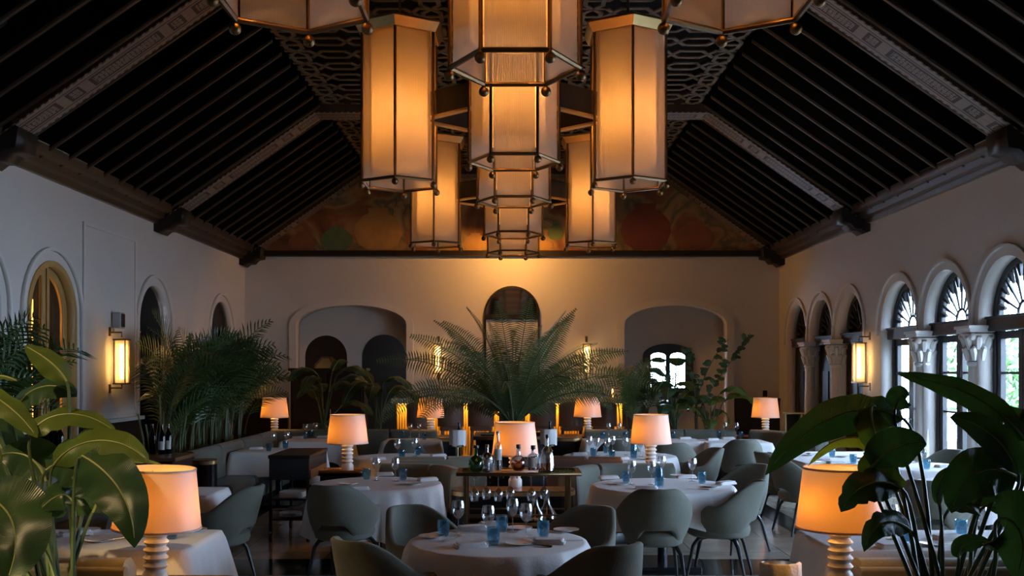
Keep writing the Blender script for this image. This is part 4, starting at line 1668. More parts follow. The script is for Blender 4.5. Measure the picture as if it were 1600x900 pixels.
# ------------------------------------------------------------------ side tables under the lamps
def side_table(x, y, top, w, d, label):
    t = thing('side_table', (x, y, 0), 0, label, 'side table', 'wooden tray side tables')
    mb = MB()
    pr = rrect(-w / 2, w / 2, -d / 2, d / 2, 0.06, 5)
    mb.loft([[Vector((a, b, z)) for a, b in pr] for z in (top - 0.03, top)], smooth=False)
    mb.build('tray', 'walnut', t)
    o = [(a, b) for a, b in rrect(-w / 2, w / 2, -d / 2, d / 2, 0.06, 5)]
    i = [(a, b) for a, b in rrect(-w / 2 + 0.014, w / 2 - 0.014, -d / 2 + 0.014, d / 2 - 0.014, 0.05, 5)]
    plate('rim', [o, i], 0.06, flat(top + 0.0), 'walnut', t)
    mb = MB()
    mb.loft([[Vector((a * 0.9, b * 0.9, z)) for a, b in pr] for z in (0.0, top - 0.03)], smooth=False)
    mb.build('body', 'black_lacquer', t)
    return t


for key, w, d, lb in (('fl', 0.58, 0.34, 'wooden tray side table under the front left lamp'), ('fr', 0.40, 0.30, 'wooden tray side table under the front right lamp'),
                      ('ml', 0.50, 0.36, 'wooden tray side table under the lamp left of the middle'), ('mr', 0.36, 0.36, 'wooden tray side table under the lamp behind the right round table')):
    x, y, z = LAMPS[key]
    side_table(x + (0.10 if key == 'fl' else -0.06 if key == 'ml' else 0), y, z - 0.001, w, d, lb)
for key, lb in (('b1', 'wooden ledge table under the far left lamp'), ('b2', 'ledge table under the lamp behind the palm frond'), ('b3', 'ledge table under the lamp beside the bar'), ('b4', 'ledge table under the far right lamp')):
    x, y, z = LAMPS[key]
    t = thing('ledge_table', (x, y + 0.22, 0), 0, lb, 'side table', 'ledge tables behind the back banquettes')
    o = bpy.data.objects
    mb = MB()
    mb.box((0, 0, z - 0.02), (0.9, 0.56, 0.038))
    mb.build('top', 'walnut', t, 0.008)
    for sx in (-0.4, 0.4):
        mb = MB()
        mb.box((sx, 0.1, (z - 0.04) / 2), (0.05, 0.3, z - 0.042))
        mb.build('leg', 'black_frame', t)
for key in ('b1', 'b2', 'b3', 'b4'):
    pass


# ------------------------------------------------------------------ black rounded cabinets
def cabinet(x, y, w, d, top, label, wood=True):
    t = thing('service_cabinet', (x, y, 0), 0, label, 'cabinet', 'black rounded service cabinets')
    r = min(w, d) / 2 - 0.004
    pr = rrect(-w / 2, w / 2, -d / 2, d / 2, min(r, 0.16), 6)
    mb = MB()
    mb.loft([[Vector((a * s, b * s, z)) for a, b in pr] for z, s in ((0, 0.97), (0.05, 0.97), (0.05, 1), (top - 0.05, 1))])
    mb.build('body', 'black_lacquer', t)
    mb = MB()
    mb.loft([[Vector((a * 1.012, b * 1.012, z)) for a, b in pr] for z in (top - 0.05, top - 0.012)])
    mb.build('brass_band', 'brass', t)
    mb = MB()
    mb.loft([[Vector((a * 1.005, b * 1.005, z)) for a, b in pr] for z in (top - 0.012, top)], smooth=False)
    mb.build('top', 'walnut', t)
    return t


zc = LAMPS['mc'][2]
cabinet(0.01, 9.62, 1.18, 0.40, zc - 0.001, 'long black cabinet with brass band and wooden top behind the bar cart')
cabinet(-0.98, 15.6, 0.36, 0.36, 0.76, 'black round cabinet with brass rim at the end of the left back banquette')
cabinet(0.86, 15.7, 0.5, 0.4, 0.76, 'dark cabinet at the end of the right back banquette')
cabinet(-3.50, 11.3, 0.30, 0.30, 0.80, 'black round cabinet with brass rim at the near end of the left banquette')

# ------------------------------------------------------------------ black service trolley
t = thing('service_trolley', (-2.34, 10.95, 0), 0, 'black serving trolley on casters with deep top box and open shelves', 'trolley')
mb = MB()
mb.box((0, 0, 0.90), (0.44, 1.02, 0.035))
mb.build('top', 'dark_wood', t, 0.006)
mb = MB()
mb.box((0, 0, 0.77), (0.42, 1.0, 0.225))
mb.build('drawer_box', 'black_lacquer', t, 0.004)
mb = MB()
mb.box((0.216, 0, 0.71), (0.01, 0.9, 0.09))
mb.build('side_panel', 'walnut', t)
for z in (0.24, 0.45):
    mb = MB()
    mb.box((0, 0, z), (0.41, 0.98, 0.02))
    mb.build('shelf', 'dark_wood', t)
for sx in (-1, 1):
    for sy in (-1, 1):
        mb = MB()
        mb.box((sx * 0.195, sy * 0.485, 0.39), (0.03, 0.03, 0.56))
        mb.build('post', 'black_frame', t)
        mb = MB()
        mb.tube([(sx * 0.195 - 0.012, sy * 0.47, 0.05), (sx * 0.195 + 0.012, sy * 0.47, 0.05)], 0.05, 16)
        cs = mb.build('caster', 'black_leg', t)
        mb = MB()
        mb.box((sx * 0.195, sy * 0.47, 0.10), (0.035, 0.03, 0.05))
        mb.build('fork', 'steel', cs)
st = thing('plate_stack', (-2.36, 10.62, 0.251), 0, 'stack of white plates on the lower shelf of the black trolley', 'plates')
for k in range(5):
    mb = MB()
    mb.lathe([(0, 0), (0.06, 0), (0.12, 0.012), (0.12, 0.015), (0.06, 0.006), (0, 0.006)], 24, (0, 0, k * 0.008), caps=False)
    mb.build('plate', 'porcelain', st)
tw = MB()
for k in range(3):
    pr = rrect(-0.13, 0.13, -0.12, 0.12, 0.03, 3)
    tw.loft([[Vector((a, b, z)) for a, b in pr] for z in (0.02 * k, 0.02 * k + 0.018)])
tag(tw.build('folded_linen', 'napkin_cloth', None, loc=(-2.34, 10.66, 0.461)), 'folded white linen on the upper shelf of the black trolley', 'linen')

# ------------------------------------------------------------------ brass bar cart with bottles
CX, CY, CZ = 0.045, 8.85, 0.92
t = thing('bar_cart', (CX, CY, 0), 0, 'brass framed bar cart with glass top, behind the front centre table', 'bar cart')
for sx in (-0.45, 0.45):
    for sy in (-0.2, 0.2):
        mb = MB()
        mb.box((sx, sy, CZ / 2 + 0.03), (0.03, 0.03, CZ - 0.06))
        mb.build('leg', 'bronze', t, 0.003)
        mb = MB()
        mb.tube([(sx - 0.012, sy, 0.03), (sx + 0.012, sy, 0.03)], 0.03, 12)
        mb.build('wheel', 'black_leg', t)
plate('top_frame', [rect(-0.53, 0.56, -0.23, 0.23), rect(-0.49, 0.52, -0.19, 0.19)], 0.028, flat(CZ - 0.014), 'bronze', t)
mb = MB()
mb.box((0.015, 0, CZ - 0.012), (1.0, 0.37, 0.012))
mb.build('glass_top', 'smoked_glass', t)
mb = MB()
mb.box((0, 0, 0.46), (0.9, 0.4, 0.02))
mb.build('shelf', 'smoked_glass', t)
plate('shelf_rim', [rect(-0.47, 0.47, -0.21, 0.21), rect(-0.445, 0.445, -0.19, 0.19)], 0.03, flat(0.465), 'bronze', t)
mb = MB()
mb.box((0, 0.19, 0.55), (0.9, 0.012, 0.012))
mb.box((0, -0.205, 0.55), (0.9, 0.012, 0.012))
mb.build('gallery_rail', 'bronze', t)
for k in range(7):
    mb = MB()
    mb.box((-0.36 + k * 0.12, 0, CZ - 0.05), (0.012, 0.36, 0.008))
    mb.build('glass_rail', 'bronze', t)
for k, px in enumerate((742, 760, 779, 797, 830, 850)):
    o = copy_tree(PROTO['wine_glass'])
    o.location = ((px - 800) * (CY + 0.02) / F, CY + (0.06 if k % 2 else -0.06), CZ - 0.044)
    o.rotation_euler = (PI, 0, 0)
    tag(o, 'upturned wine glass hanging under the bar cart top, %s from the left' % ORD[k], 'wine glass', 'glasses hanging under the bar cart')


def bottle(px, dy, prof, label, gm='clear_glass', stop=None, liquid=None, lab=None, group='liquor bottles on the bar cart', x=None, y=None, z=None):
    y = CY + dy if y is None else y
    x = (px - 800) * y / F if x is None else x
    t = thing('bottle', (x, y, (CZ + 0.001) if z is None else z), 0, label, 'bottle', group)
    mb = MB()
    th = 0.003
    inner = [(max(0.0, r - th), zz) for r, zz in prof[::-1]]
    inner[-1] = (0, prof[0][1] + 0.006)
    inner = [q if i < len(inner) - 2 else (max(0, q[0]), max(q[1], prof[0][1] + 0.006)) for i, q in enumerate(inner)]
    mb.lathe([(0, prof[0][1])] + prof + inner, 20, caps=False)
    mb.build('glass_body', gm, t)
    ztop = prof[-1][1]
    rn = prof[-1][0]
    mb = MB()
    sr, sh, sm = stop or (rn + 0.006, 0.025, 'black_lacquer')
    mb.lathe([(0, ztop - 0.01), (rn - 0.004, ztop - 0.01), (rn - 0.004, ztop), (sr, ztop + 0.001), (sr, ztop + sh), (0, ztop + sh)], 14, caps=False)
    mb.build('stopper', sm, t)
    if liquid:
        lv, lm = liquid
        pts = [(max(0.001, r - 0.005), zz + 0.006) for r, zz in prof if zz < lv]
        mb = MB()
        mb.lathe([(0, 0.007)] + pts + [(pts[-1][0], lv), (0, lv)], 18, caps=False)
        mb.build('liquid', lm, t)
    if lab:
        r_, z0, z1 = lab
        mb = MB()
        secs = [[Vector(((r_ + o) * math.sin(R(a)), -(r_ + o) * math.cos(R(a)), z)) for z, o in ((z0, 0.001), (z1, 0.001), (z1, 0.0018), (z0, 0.0018))] for a in range(-60, 61, 10)]
        mb.loft(secs)
        mb.build('label', 'paper_label', t)
    return t


bottle(744, -0.13, [(0.03, 0), (0.05, 0.01), (0.068, 0.05), (0.066, 0.09), (0.045, 0.125), (0.017, 0.145), (0.014, 0.2), (0.017, 0.205)], 'round green glass flask bottle, leftmost on the bar cart', 'green_glass')
bottle(761, 0.10, [(0.04, 0), (0.05, 0.01), (0.052, 0.09), (0.04, 0.13), (0.015, 0.15), (0.014, 0.19)], 'frosted squat bottle behind the green flask on the bar cart', 'clear_glass', (0.017, 0.03, 'bronze'), None, (0.0525, 0.03, 0.09))
bottle(778, -0.10, [(0.033, 0), (0.036, 0.006), (0.036, 0.21), (0.026, 0.245), (0.014, 0.265), (0.013, 0.33)], 'tall slim clear bottle with pale label in front of the lamp shade', 'clear_glass', (0.015, 0.02, 'device_grey'), (0.13, 'clear_glass'), (0.0362, 0.10, 0.20))
bottle(810, -0.09, [(0.03, 0), (0.045, 0.006), (0.072, 0.06), (0.074, 0.085), (0.055, 0.118), (0.022, 0.14), (0.018, 0.17), (0.02, 0.2)], 'round decanter bottle half full of amber spirit on the bar cart', 'clear_glass', (0.02, 0.035, 'black_lacquer'), (0.09, 'amber_liquid'))
bottle(833, -0.06, [(0.046, 0), (0.052, 0.006), (0.052, 0.12), (0.044, 0.14), (0.018, 0.155), (0.017, 0.19)], 'squat bottle with grey label and black stopper on the bar cart', 'clear_glass', (0.021, 0.035, 'black_lacquer'), (0.05, 'amber_liquid'), (0.0525, 0.03, 0.12))
bottle(855, -0.08, [(0.055, 0), (0.062, 0.008), (0.056, 0.13), (0.05, 0.155), (0.046, 0.165), (0.05, 0.175), (0.03, 0.205), (0.014, 0.22), (0.013, 0.29)], 'large clear bell shaped bottle, rightmost on the bar cart', 'clear_glass', (0.016, 0.03, 'black_lacquer'), (0.07, 'amber_liquid'))
mb = MB()
mb.lathe([(0, 0), (0.034, 0), (0.04, 0.01), (0.042, 0.075), (0.039, 0.075), (0.037, 0.012), (0, 0.01)], 18, caps=False)
tag(mb.build('rocks_glass', 'clear_glass', None, loc=((768 - 800) * 8.7 / F, 8.70, CZ + 0.001)), 'small clear rocks glass beside the slim bottle on the bar cart', 'glass')
for k, (px, dy) in enumerate(((836, -0.05), (855, 0.06))):
    mb = MB()
    mb.lathe([(0, 0), (0.075, 0.0), (0.095, 0.02), (0.085, 0.06), (0.035, 0.13), (0.022, 0.2), (0.028, 0.25), (0.035, 0.26), (0.033, 0.26), (0.02, 0.2), (0.033, 0.13), (0.082, 0.06), (0.09, 0.022), (0, 0.004)], 24, caps=False)
    tag(mb.build('decanter', 'clear_glass', None, loc=((px - 800) * CY / F, CY + dy, 0.471)), 'clear wine decanter on the lower shelf of the bar cart, ' + ('left one' if k == 0 else 'right one'), 'decanter', 'decanters under the bar cart')


# ------------------------------------------------------------------ cloth draped wine buckets on stands
def wine_stand(x, y, top, label, wine=True):
    t = thing('wine_bucket_stand', (x, y, 0), 0, label, 'wine bucket', 'wine buckets on stands with a white cloth')
    mb = MB()
    mb.lathe([(0, 0), (0.14, 0), (0.13, 0.015), (0.015, 0.03), (0.013, top - 0.24), (0.06, top - 0.23), (0, top - 0.235)], 20, caps=False)
    mb.build('stand', 'brass', t)
    mb = MB()
    mb.lathe([(0, top - 0.23), (0.075, top - 0.23), (0.105, top - 0.02), (0.112, top - 0.01), (0.102, top - 0.01), (0.072, top - 0.215), (0, top - 0.215)], 28, caps=False)
    mb.build('bucket', 'steel', t)
    # cloth folded over the rim
    secs = []
    for i in range(13):
        a = R(-165 + 150 * i / 12)
        wv = 0.006 * math.sin(i * 2.1)
        r = 0.118 + wv
        c, s_ = math.cos(a), math.sin(a)
        secs.append([Vector((c * q, s_ * q, z)) for q, z in ((r, top - 0.20 + 0.02 * math.sin(i)), (r + 0.003, top - 0.1), (r, top), (r - 0.012, top + 0.008), (0.09, top), (0.088, top - 0.1), (0.094, top - 0.1), (0.097, top - 0.006), (0.108, top - 0.004), (0.113, top - 0.1), (r - 0.004, top - 0.2))])
    mb = MB()
    mb.loft(secs)
    mb.build('draped_cloth', 'napkin_cloth', t, sharp=70)
    if wine:
        bottle(0, 0, [(0.036, 0), (0.038, 0.005), (0.038, 0.18), (0.03, 0.21), (0.014, 0.24), (0.014, 0.29)], 'dark wine bottle standing in ' + label.replace('wine bucket', 'the wine bucket'), 'wine_glass_dark', None, None, None, 'wine bottles in buckets', x + 0.02, y + 0.01, top - 0.21)


wine_stand((715 - 800) * 13.7 / F, 13.7, 0.99, 'wine bucket with white cloth left of the centre lamp')
wine_stand((857 - 800) * 13.7 / F, 13.7, 1.0, 'wine bucket with white cloth right of the centre lamp')
wine_stand((1217 - 800) * 5.4 / F, 5.4, 0.765, 'wine bucket with white cloth at the bottom edge beside the front right lamp', False)

# ------------------------------------------------------------------ sideboard on the left with bottles
t = thing('sideboard', (-4.35, 10.55, 0), 0, 'wooden bar sideboard at left, with wine bottles on it', 'sideboard')
mb = MB()
mb.box((0, 0, 0.445), (1.72, 0.6, 0.85))
mb.build('body', 'dark_wood', t, 0.01)
mb = MB()
mb.box((0, 0, 0.89), (1.8, 0.68, 0.04))
mb.build('top', 'walnut', t, 0.008)
for k in range(3):
    mb = MB()
    mb.box((-0.55 + 0.55 * k, -0.31, 0.45), (0.5, 0.03, 0.7))
    d = mb.build('door', 'walnut', t, 0.006)
    mb = MB()
    mb.ball((-0.55 + 0.55 * k + 0.2, -0.335, 0.5), 0.014, 8)
    mb.build('knob', 'brass', d)
WB = [(0.037, 0), (0.039, 0.006), (0.039, 0.19), (0.03, 0.22), (0.015, 0.25), (0.0145, 0.30)]
for k, (px, yy_, lb) in enumerate(((238, 10.72, 'dark wine bottle, third from the right on the sideboard'), (253, 10.66, 'wine bottle with white label on the sideboard, front of the labelled pair'), (263, 10.76, 'wine bottle with white label at the right end of the sideboard'))):
    bottle(px, 0, WB, lb, 'wine_glass_dark', (0.0155, 0.02, 'bronze'), None, (0.0395, 0.05, 0.14) if k else None, 'wine bottles on the sideboard', None, yy_, 0.911)
for k, px in enumerate((62, 70, 78, 86, 94)):
    bottle(px, 0, WB, 'dark bottle in the row at the far left of the sideboard, %s from the left' % ORD[k], 'wine_glass_dark', (0.0155, 0.03, 'device_grey'), None, None, 'wine bottles on the sideboard', None, 10.75, 0.911)
for k, px in enumerate((148, 160, 172, 188, 200)):
    o = copy_tree(PROTO['wine_glass'])
    y_ = 10.5 + 0.05 * (k % 2)
    o.location = ((px - 800) * y_ / F, y_, 0.911)
    tag(o, 'wine glass standing on the sideboard, %s from the left' % ORD[k], 'wine glass', 'wine glasses on the sideboard')

# ------------------------------------------------------------------ the lit bar at the end
BY = 18.6
t = thing('bar_counter', (0.125, BY, 0), 0, 'bar counter with pale stone top and golden lit fluted front', 'bar')
mb = MB()
mb.box((0, 0.35, 1.245), (4.75, 0.85, 0.10))
mb.build('countertop', 'marble', t, 0.012)
mb = MB()
mb.box((0, 0.42, 0.60), (4.6, 0.55, 1.19))
mb.build('body', 'dark_wood', t)
mb = MB()
for k in range(92):
    mb.tube([(-2.275 + k * 0.05, 0.14, 0.02), (-2.275 + k * 0.05, 0.14, 1.18)], 0.024, 8)
mb.build('fluted_front', 'amber_flutes', t)
mb = MB()
mb.box((0, -0.02, 1.188), (4.5, 0.02, 0.012))
mb.build('led_strip', 'led_strip', t)
for k in range(5):
    l = bpy.data.lights.new('bar_strip_light', 'AREA')
    l.shape = 'RECTANGLE'
    l.size, l.size_y = 0.9, 0.03
    l.energy = 9
    l.color = (1, 0.55, 0.13)
    o = bpy.data.objects.new('bar_strip_light', l)
    COL.objects.link(o)
    o.parent = t
    o.location = (-1.84 + k * 0.92, 0.0, 1.18)
    o.rotation_euler = (R(12), 0, 0)
mb = MB()
mb.tube([(-2.3, -0.12, 0.22), (2.3, -0.12, 0.22)], 0.02, 8)
mb.build('foot_rail', 'brass', t)


def make_stool():
    t = thing('bar_stool')
    mb = MB()
    pr = rrect(-0.20, 0.20, 0.80, 1.25, 0.06, 4)
    secs = []
    for i in range(9):
        a = -0.235 + 0.47 * i / 8
        secs.append([Vector((a, -0.17 + q - 0.12 * (1 - (a / 0.235) ** 2), z)) for q, z in rrect(0, 0.05, 0.80, 1.25 - 0.05 * abs(a / 0.235) ** 3, 0.022, 3)])
    mb.loft(secs)
    mb.build('backrest', 'brown_leather', t)
    mb = MB()
    mb.loft([[Vector((a, b, z)) for a, b in rrect(-0.2 * s, 0.2 * s, -0.2 * s, 0.2 * s, 0.06, 4)] for z, s in ((0.72, 0.95), (0.74, 1), (0.79, 1), (0.81, 0.94))])
    mb.build('seat', 'brown_leather', t)
    for sx in (-1, 1):
        for sy in (-1, 1):
            mb = MB()
            mb.tube([(sx * 0.16, sy * 0.16, 0.73), (sx * 0.2, sy * 0.2, 0)], [0.018, 0.013], 8)
            mb.build('leg', 'black_leg', t)
    mb = MB()
    for a, b in (((-1, -1), (1, -1)), ((1, -1), (1, 1)), ((1, 1), (-1, 1)), ((-1, 1), (-1, -1))):
        mb.tube([(a[0] * 0.185, a[1] * 0.185, 0.26), (b[0] * 0.185, b[1] * 0.185, 0.26)], 0.009, 6)
    mb.build('footrest', 'brass', t)
    return t


SX = (657, 705, 752, 800, 848, 893, 942, 991)
for k, px in enumerate(SX):
    lb = ('brown leather bar stool at the right end of the bar' if k == 7 else 'brown leather bar stool at the left end of the bar' if k == 0 else 'brown leather bar stool at the lit bar, %s from the left' % (ORD + ['eighth'])[k])
    inst('stool', make_stool, ((px - 800) * 18.15 / F, 18.15, 0), 0, lb, 'bar stool', 'brown bar stools at the lit bar')
t = thing('bar_lamp', at(957, 0, 18.75) - Vector((0, 0, at(957, 0, 18.75).z - 1.296)), 0, 'small brass L shaped light glowing on the right end of the bar', 'lamp')
mb = MB()
mb.box((0, 0, 0.008), (0.2, 0.09, 0.015))
mb.build('foot', 'brass', t)
mb = MB()
mb.box((0.0, 0, 0.09), (0.02, 0.04, 0.16))
mb.build('light_bar', 'led_strip', t)
lamp_light(t, (0, -0.06, 0.12), 0.8, (1, 0.6, 0.18), 0.02)
mb = MB()
mb.lathe([(0, 0), (0.07, 0.005), (0.15, 0.06), (0.19, 0.14), (0.18, 0.14), (0.14, 0.065), (0, 0.02)], 28, caps=False)
tag(mb.build('silver_bowl', 'steel', None, loc=((632 - 800) * 18.9 / F, 18.9, 1.296)), 'wide silver bowl on the left end of the bar', 'bowl')
o = copy_tree(PROTO['tumbler'])
o.location = ((943 - 800) * 18.8 / F, 18.8, 1.296)
tag(o, 'small glass on the bar top beside the little brass light', 'glass')

# dark tall cupboard at the back left, brass framed stand at the back right
t = thing('tall_cupboard', ((512 - 800) * 18.4 / F, 18.6, 0), 0, 'tall black cupboard behind the dark plants at back left', 'cupboard')
mb = MB()
mb.box((0, 0, 0.91), (1.36, 0.45, 1.80))
mb.build('body', 'dark_wood', t)
mb = MB()
mb.box((0, 0, 1.83), (1.44, 0.52, 0.05))
mb.build('cornice', 'dark_wood', t, 0.01)
for s in (-1, 1):
    mb = MB()
    mb.box((s * 0.33, -0.235, 0.93), (0.62, 0.025, 1.66))
    d = mb.build('door', 'dark_wood', t, 0.006)
    mb = MB()
    mb.tube([(s * 0.06, -0.26, 0.9), (s * 0.06, -0.26, 1.1)], 0.008, 6)
    mb.build('handle', 'bronze', d)
t = thing('tray_stand', ((1240 - 800) * 17.6 / F, 17.6, 0), 0, 'slim brass framed stand before the dark wainscot at far right', 'stand')
for x in (-0.14, 0.14):
    mb = MB()
    mb.box((x, 0, 0.53), (0.025, 0.025, 1.06))
    mb.build('leg', 'brass', t)
mb = MB()
mb.box((0, 0, 1.06), (0.305, 0.3, 0.025))
mb.build('top', 'brass', t)
for y_ in (0.13,):
    mb = MB()
    mb.box((0, y_, 0.53), (0.255, 0.02, 1.04))
    mb.build('panel', 'dark_wood', t)
mb = MB()
mb.box((0, 0, 0), (0.09, 0.012, 0.13))
tag(mb.build('wall_box', 'dark_wood', None, loc=((1197 - 800) * 20.4 / F, YB - 0.01, 1.34)), 'small dark box on the end wall above the far right lamp', 'switch box')


# ------------------------------------------------------------------ planters
def planter(x, y, w, d, h, label):
    t = thing('planter', (x, y, 0), 0, label, 'planter', 'long dark planter boxes')
    plate('box', [rect(-w / 2, w / 2, -d / 2, d / 2), rect(-w / 2 + 0.03, w / 2 - 0.03, -d / 2 + 0.03, d / 2 - 0.03)], h - 0.002, flat(h / 2 + 0.001), 'black_lacquer', t)
    mb = MB()
    mb.box((0, 0, h / 2 - 0.03), (w - 0.062, d - 0.062, h - 0.08))
    mb.build('soil', 'soil', t)
    return t


planter(-4.45, 13.8, 0.85, 4.1, 0.72, 'long dark planter behind the left banquette, full of feathery palms')
planter(-2.9, 17.1, 1.6, 0.5, 0.78, 'dark planter behind the back left banquette')
planter(2.75, 17.1, 1.75, 0.5, 0.78, 'dark planter behind the back right banquette')
t = planter(0.0, 14.4, 1.0, 1.0, 0.84, 'square dark planter with wooden rim holding the big palm')
plate('wooden_rim', [rect(-0.54, 0.54, -0.54, 0.54), rect(-0.46, 0.46, -0.46, 0.46)], 0.05, flat(0.865), 'walnut', t)
planter(-4.75, 8.6, 0.6, 2.0, 0.72, 'dark planter at the left edge under the feathery palm')


def pot(x, y, r, h, label):
    t = thing('plant_pot', (x, y, 0), 0, label, 'plant pot')
    mb = MB()
    mb.lathe([(0, 0), (r * 0.75, 0), (r, h * 0.9), (r * 1.05, h), (r * 0.95, h), (r * 0.9, h * 0.9), (0, h * 0.88)], 32, caps=False)
    mb.build('body', 'black_lacquer', t)
    mb = MB()
    mb.lathe([(0, h * 0.885), (r * 0.9, h * 0.885), (0, h * 0.9)], 24, caps=False)
    mb.build('soil', 'soil', t)


pot(-2.13, 4.72, 0.22, 0.45, 'dark pot of the front left banana plant')
t = thing('plant_uplight', (-2.2, 4.50, 0.41), 0, 'small warm spotlight in the pot under the front left banana leaves', 'spotlight')
mb = MB()
mb.lathe([(0, 0), (0.03, 0), (0.035, 0.05), (0.028, 0.05), (0.024, 0.01), (0, 0.01)], 14, caps=False)
mb.build('housing', 'black_lacquer', t)
l = bpy.data.lights.new('spot', 'SPOT')
l.energy, l.color, l.spot_size, l.spot_blend, l.shadow_soft_size = 22, (1, 0.72, 0.36), R(75), 0.6, 0.03
o = bpy.data.objects.new('spot', l)
COL.objects.link(o)
o.parent = t
o.location = (0, 0, 0.06)
o.rotation_euler = (R(176), R(-6), 0)
pot(1.92, 4.42, 0.22, 0.45, 'dark pot of the front right banana plant')

t = thing('ceiling_spotlight', (-3.2, 2.0, 4.9), 0, 'warm spotlight under the roof aimed at the front left plant', 'spotlight')
mb = MB()
mb.tube([(0, 0, 0.75), (0, 0, 0.12)], 0.012, 8)
mb.build('rod', 'black_frame', t)
tgt = Vector((-2.05, 4.95, 1.35)) - Vector((-3.2, 2.0, 4.9))
dn = tgt.normalized()
mb = MB()
mb.tube([dn * -0.12, dn * 0.10], 0.05, 14)
mb.build('can', 'black_frame', t)
l = bpy.data.lights.new('spot', 'SPOT')
l.energy, l.color, l.spot_size, l.spot_blend, l.shadow_soft_size = 480, (1, 0.70, 0.34), R(22), 0.7, 0.04
o = bpy.data.objects.new('spot', l)
COL.objects.link(o)
o.parent = t
o.location = dn * 0.13
o.rotation_euler = dn.to_track_quat('-Z', 'Y').to_euler()
# ------------------------------------------------------------------ plants
def blade(mid, width, nrm, n=16, fold=0.12, wave=0.0, prof=0.75, seed=0, tears=0):
    """leaf blade along midrib curve mid(list of points) with total width, facing nrm"""
    rnd = random.Random(seed)
    P = bez(mid, n)
    nrm = Vector(nrm).normalized()
    vs, uv, fs = [], [], []
    across = (-1, -0.66, -0.33, 0, 0.33, 0.66, 1)
    for i, p in enumerate(P):
        t = (P[min(i + 1, n)] - P[max(i - 1, 0)]).normalized()
        s = t.cross(nrm)
        s = s.normalized() if s.length > 1e-3 else Vector((1, 0, 0))
        up = s.cross(t).normalized()
        f = i / n
        w = width / 2 * (math.sin(PI * min(1, max(0.0, f)) ** prof) ** 0.62 if 0 < f < 1 else 0.02)
        for a in across:
            wob = wave * math.sin(f * 19 + a * 2 + seed) * abs(a)
            jag = 1.0
            if tears and abs(a) == 1 and i % 3 == 1 and rnd.random() < tears:
                jag = 0.8
            vs.append(p + s * (w * a * jag) + up * (-fold * w * abs(a) ** 1.3 * 2 + wob * w))
            uv.append((a * 0.5 + 0.501, f * 6 + 0.001 + abs(a) * 0.5))
    m = len(across)
    for i in range(n):
        for k in range(m - 1):
            fs.append((i * m + k, i * m + k + 1, (i + 1) * m + k + 1, (i + 1) * m + k))
    mb = MB()
    mb.add(vs, fs, True, uv)
    return mb, P


def add_leaf(t, base, mid, width, nrm, lm, seed=0, fold=0.12, wave=0.1, tears=0.0, stalk_r=0.010, bend=None):
    """base: where the stalk leaves the ground/crown (local), mid: blade midrib control points (local)"""
    mb, P = blade(mid, width, nrm, seed=seed, fold=fold, wave=wave, tears=tears)
    lf = mb.build('leaf', lm, t, recalc=False, sharp=180)
    b = Vector(base)
    m0 = Vector(mid[0])
    d = (Vector(mid[1]) - m0).normalized()
    c1 = b.lerp(m0, 0.5) + Vector((0, 0, 0.12 * (m0 - b).length)) if bend is None else Vector(bend)
    pts = bez([b, c1, m0 - d * 0.08, m0], 8)
    sm = MB()
    sm.tube(pts, [stalk_r * (1.25 - 0.6 * i / 8) for i in range(9)], 7)
    sm.build('stalk', 'stalk', lf)
    rm = MB()
    rm.tube(P[:-1], [stalk_r * 0.62 * (1 - 0.75 * i / len(P)) for i in range(len(P) - 1)], 6)
    rm.build('midrib', 'rib', lf)
    return lf


def placed_plant(px, Y, zbase, label, leaves, group):
    """foreground strelitzia: every leaf stands at its own depth"""
    x = (px - 800) * Y / F
    t = thing('banana_plant', (x, Y, zbase), 0, label, 'plant', group)
    o = Vector((x, Y, zbase))
    for i, (mid, width, nrm, lm, kw) in enumerate(leaves):
        m = [at(a, b, Y + c) - o for a, b, c in mid]
        base = kw.pop('base', None)
        base = Vector((random.uniform(-0.08, 0.08), random.uniform(-0.06, 0.08), 0)) if base is None else at(*base) - o
        if 'bend' in kw:
            kw['bend'] = at(kw['bend'][0], kw['bend'][1], Y + kw['bend'][2]) - o
        add_leaf(t, base, m, width, nrm, lm, seed=i, **kw)
    return t


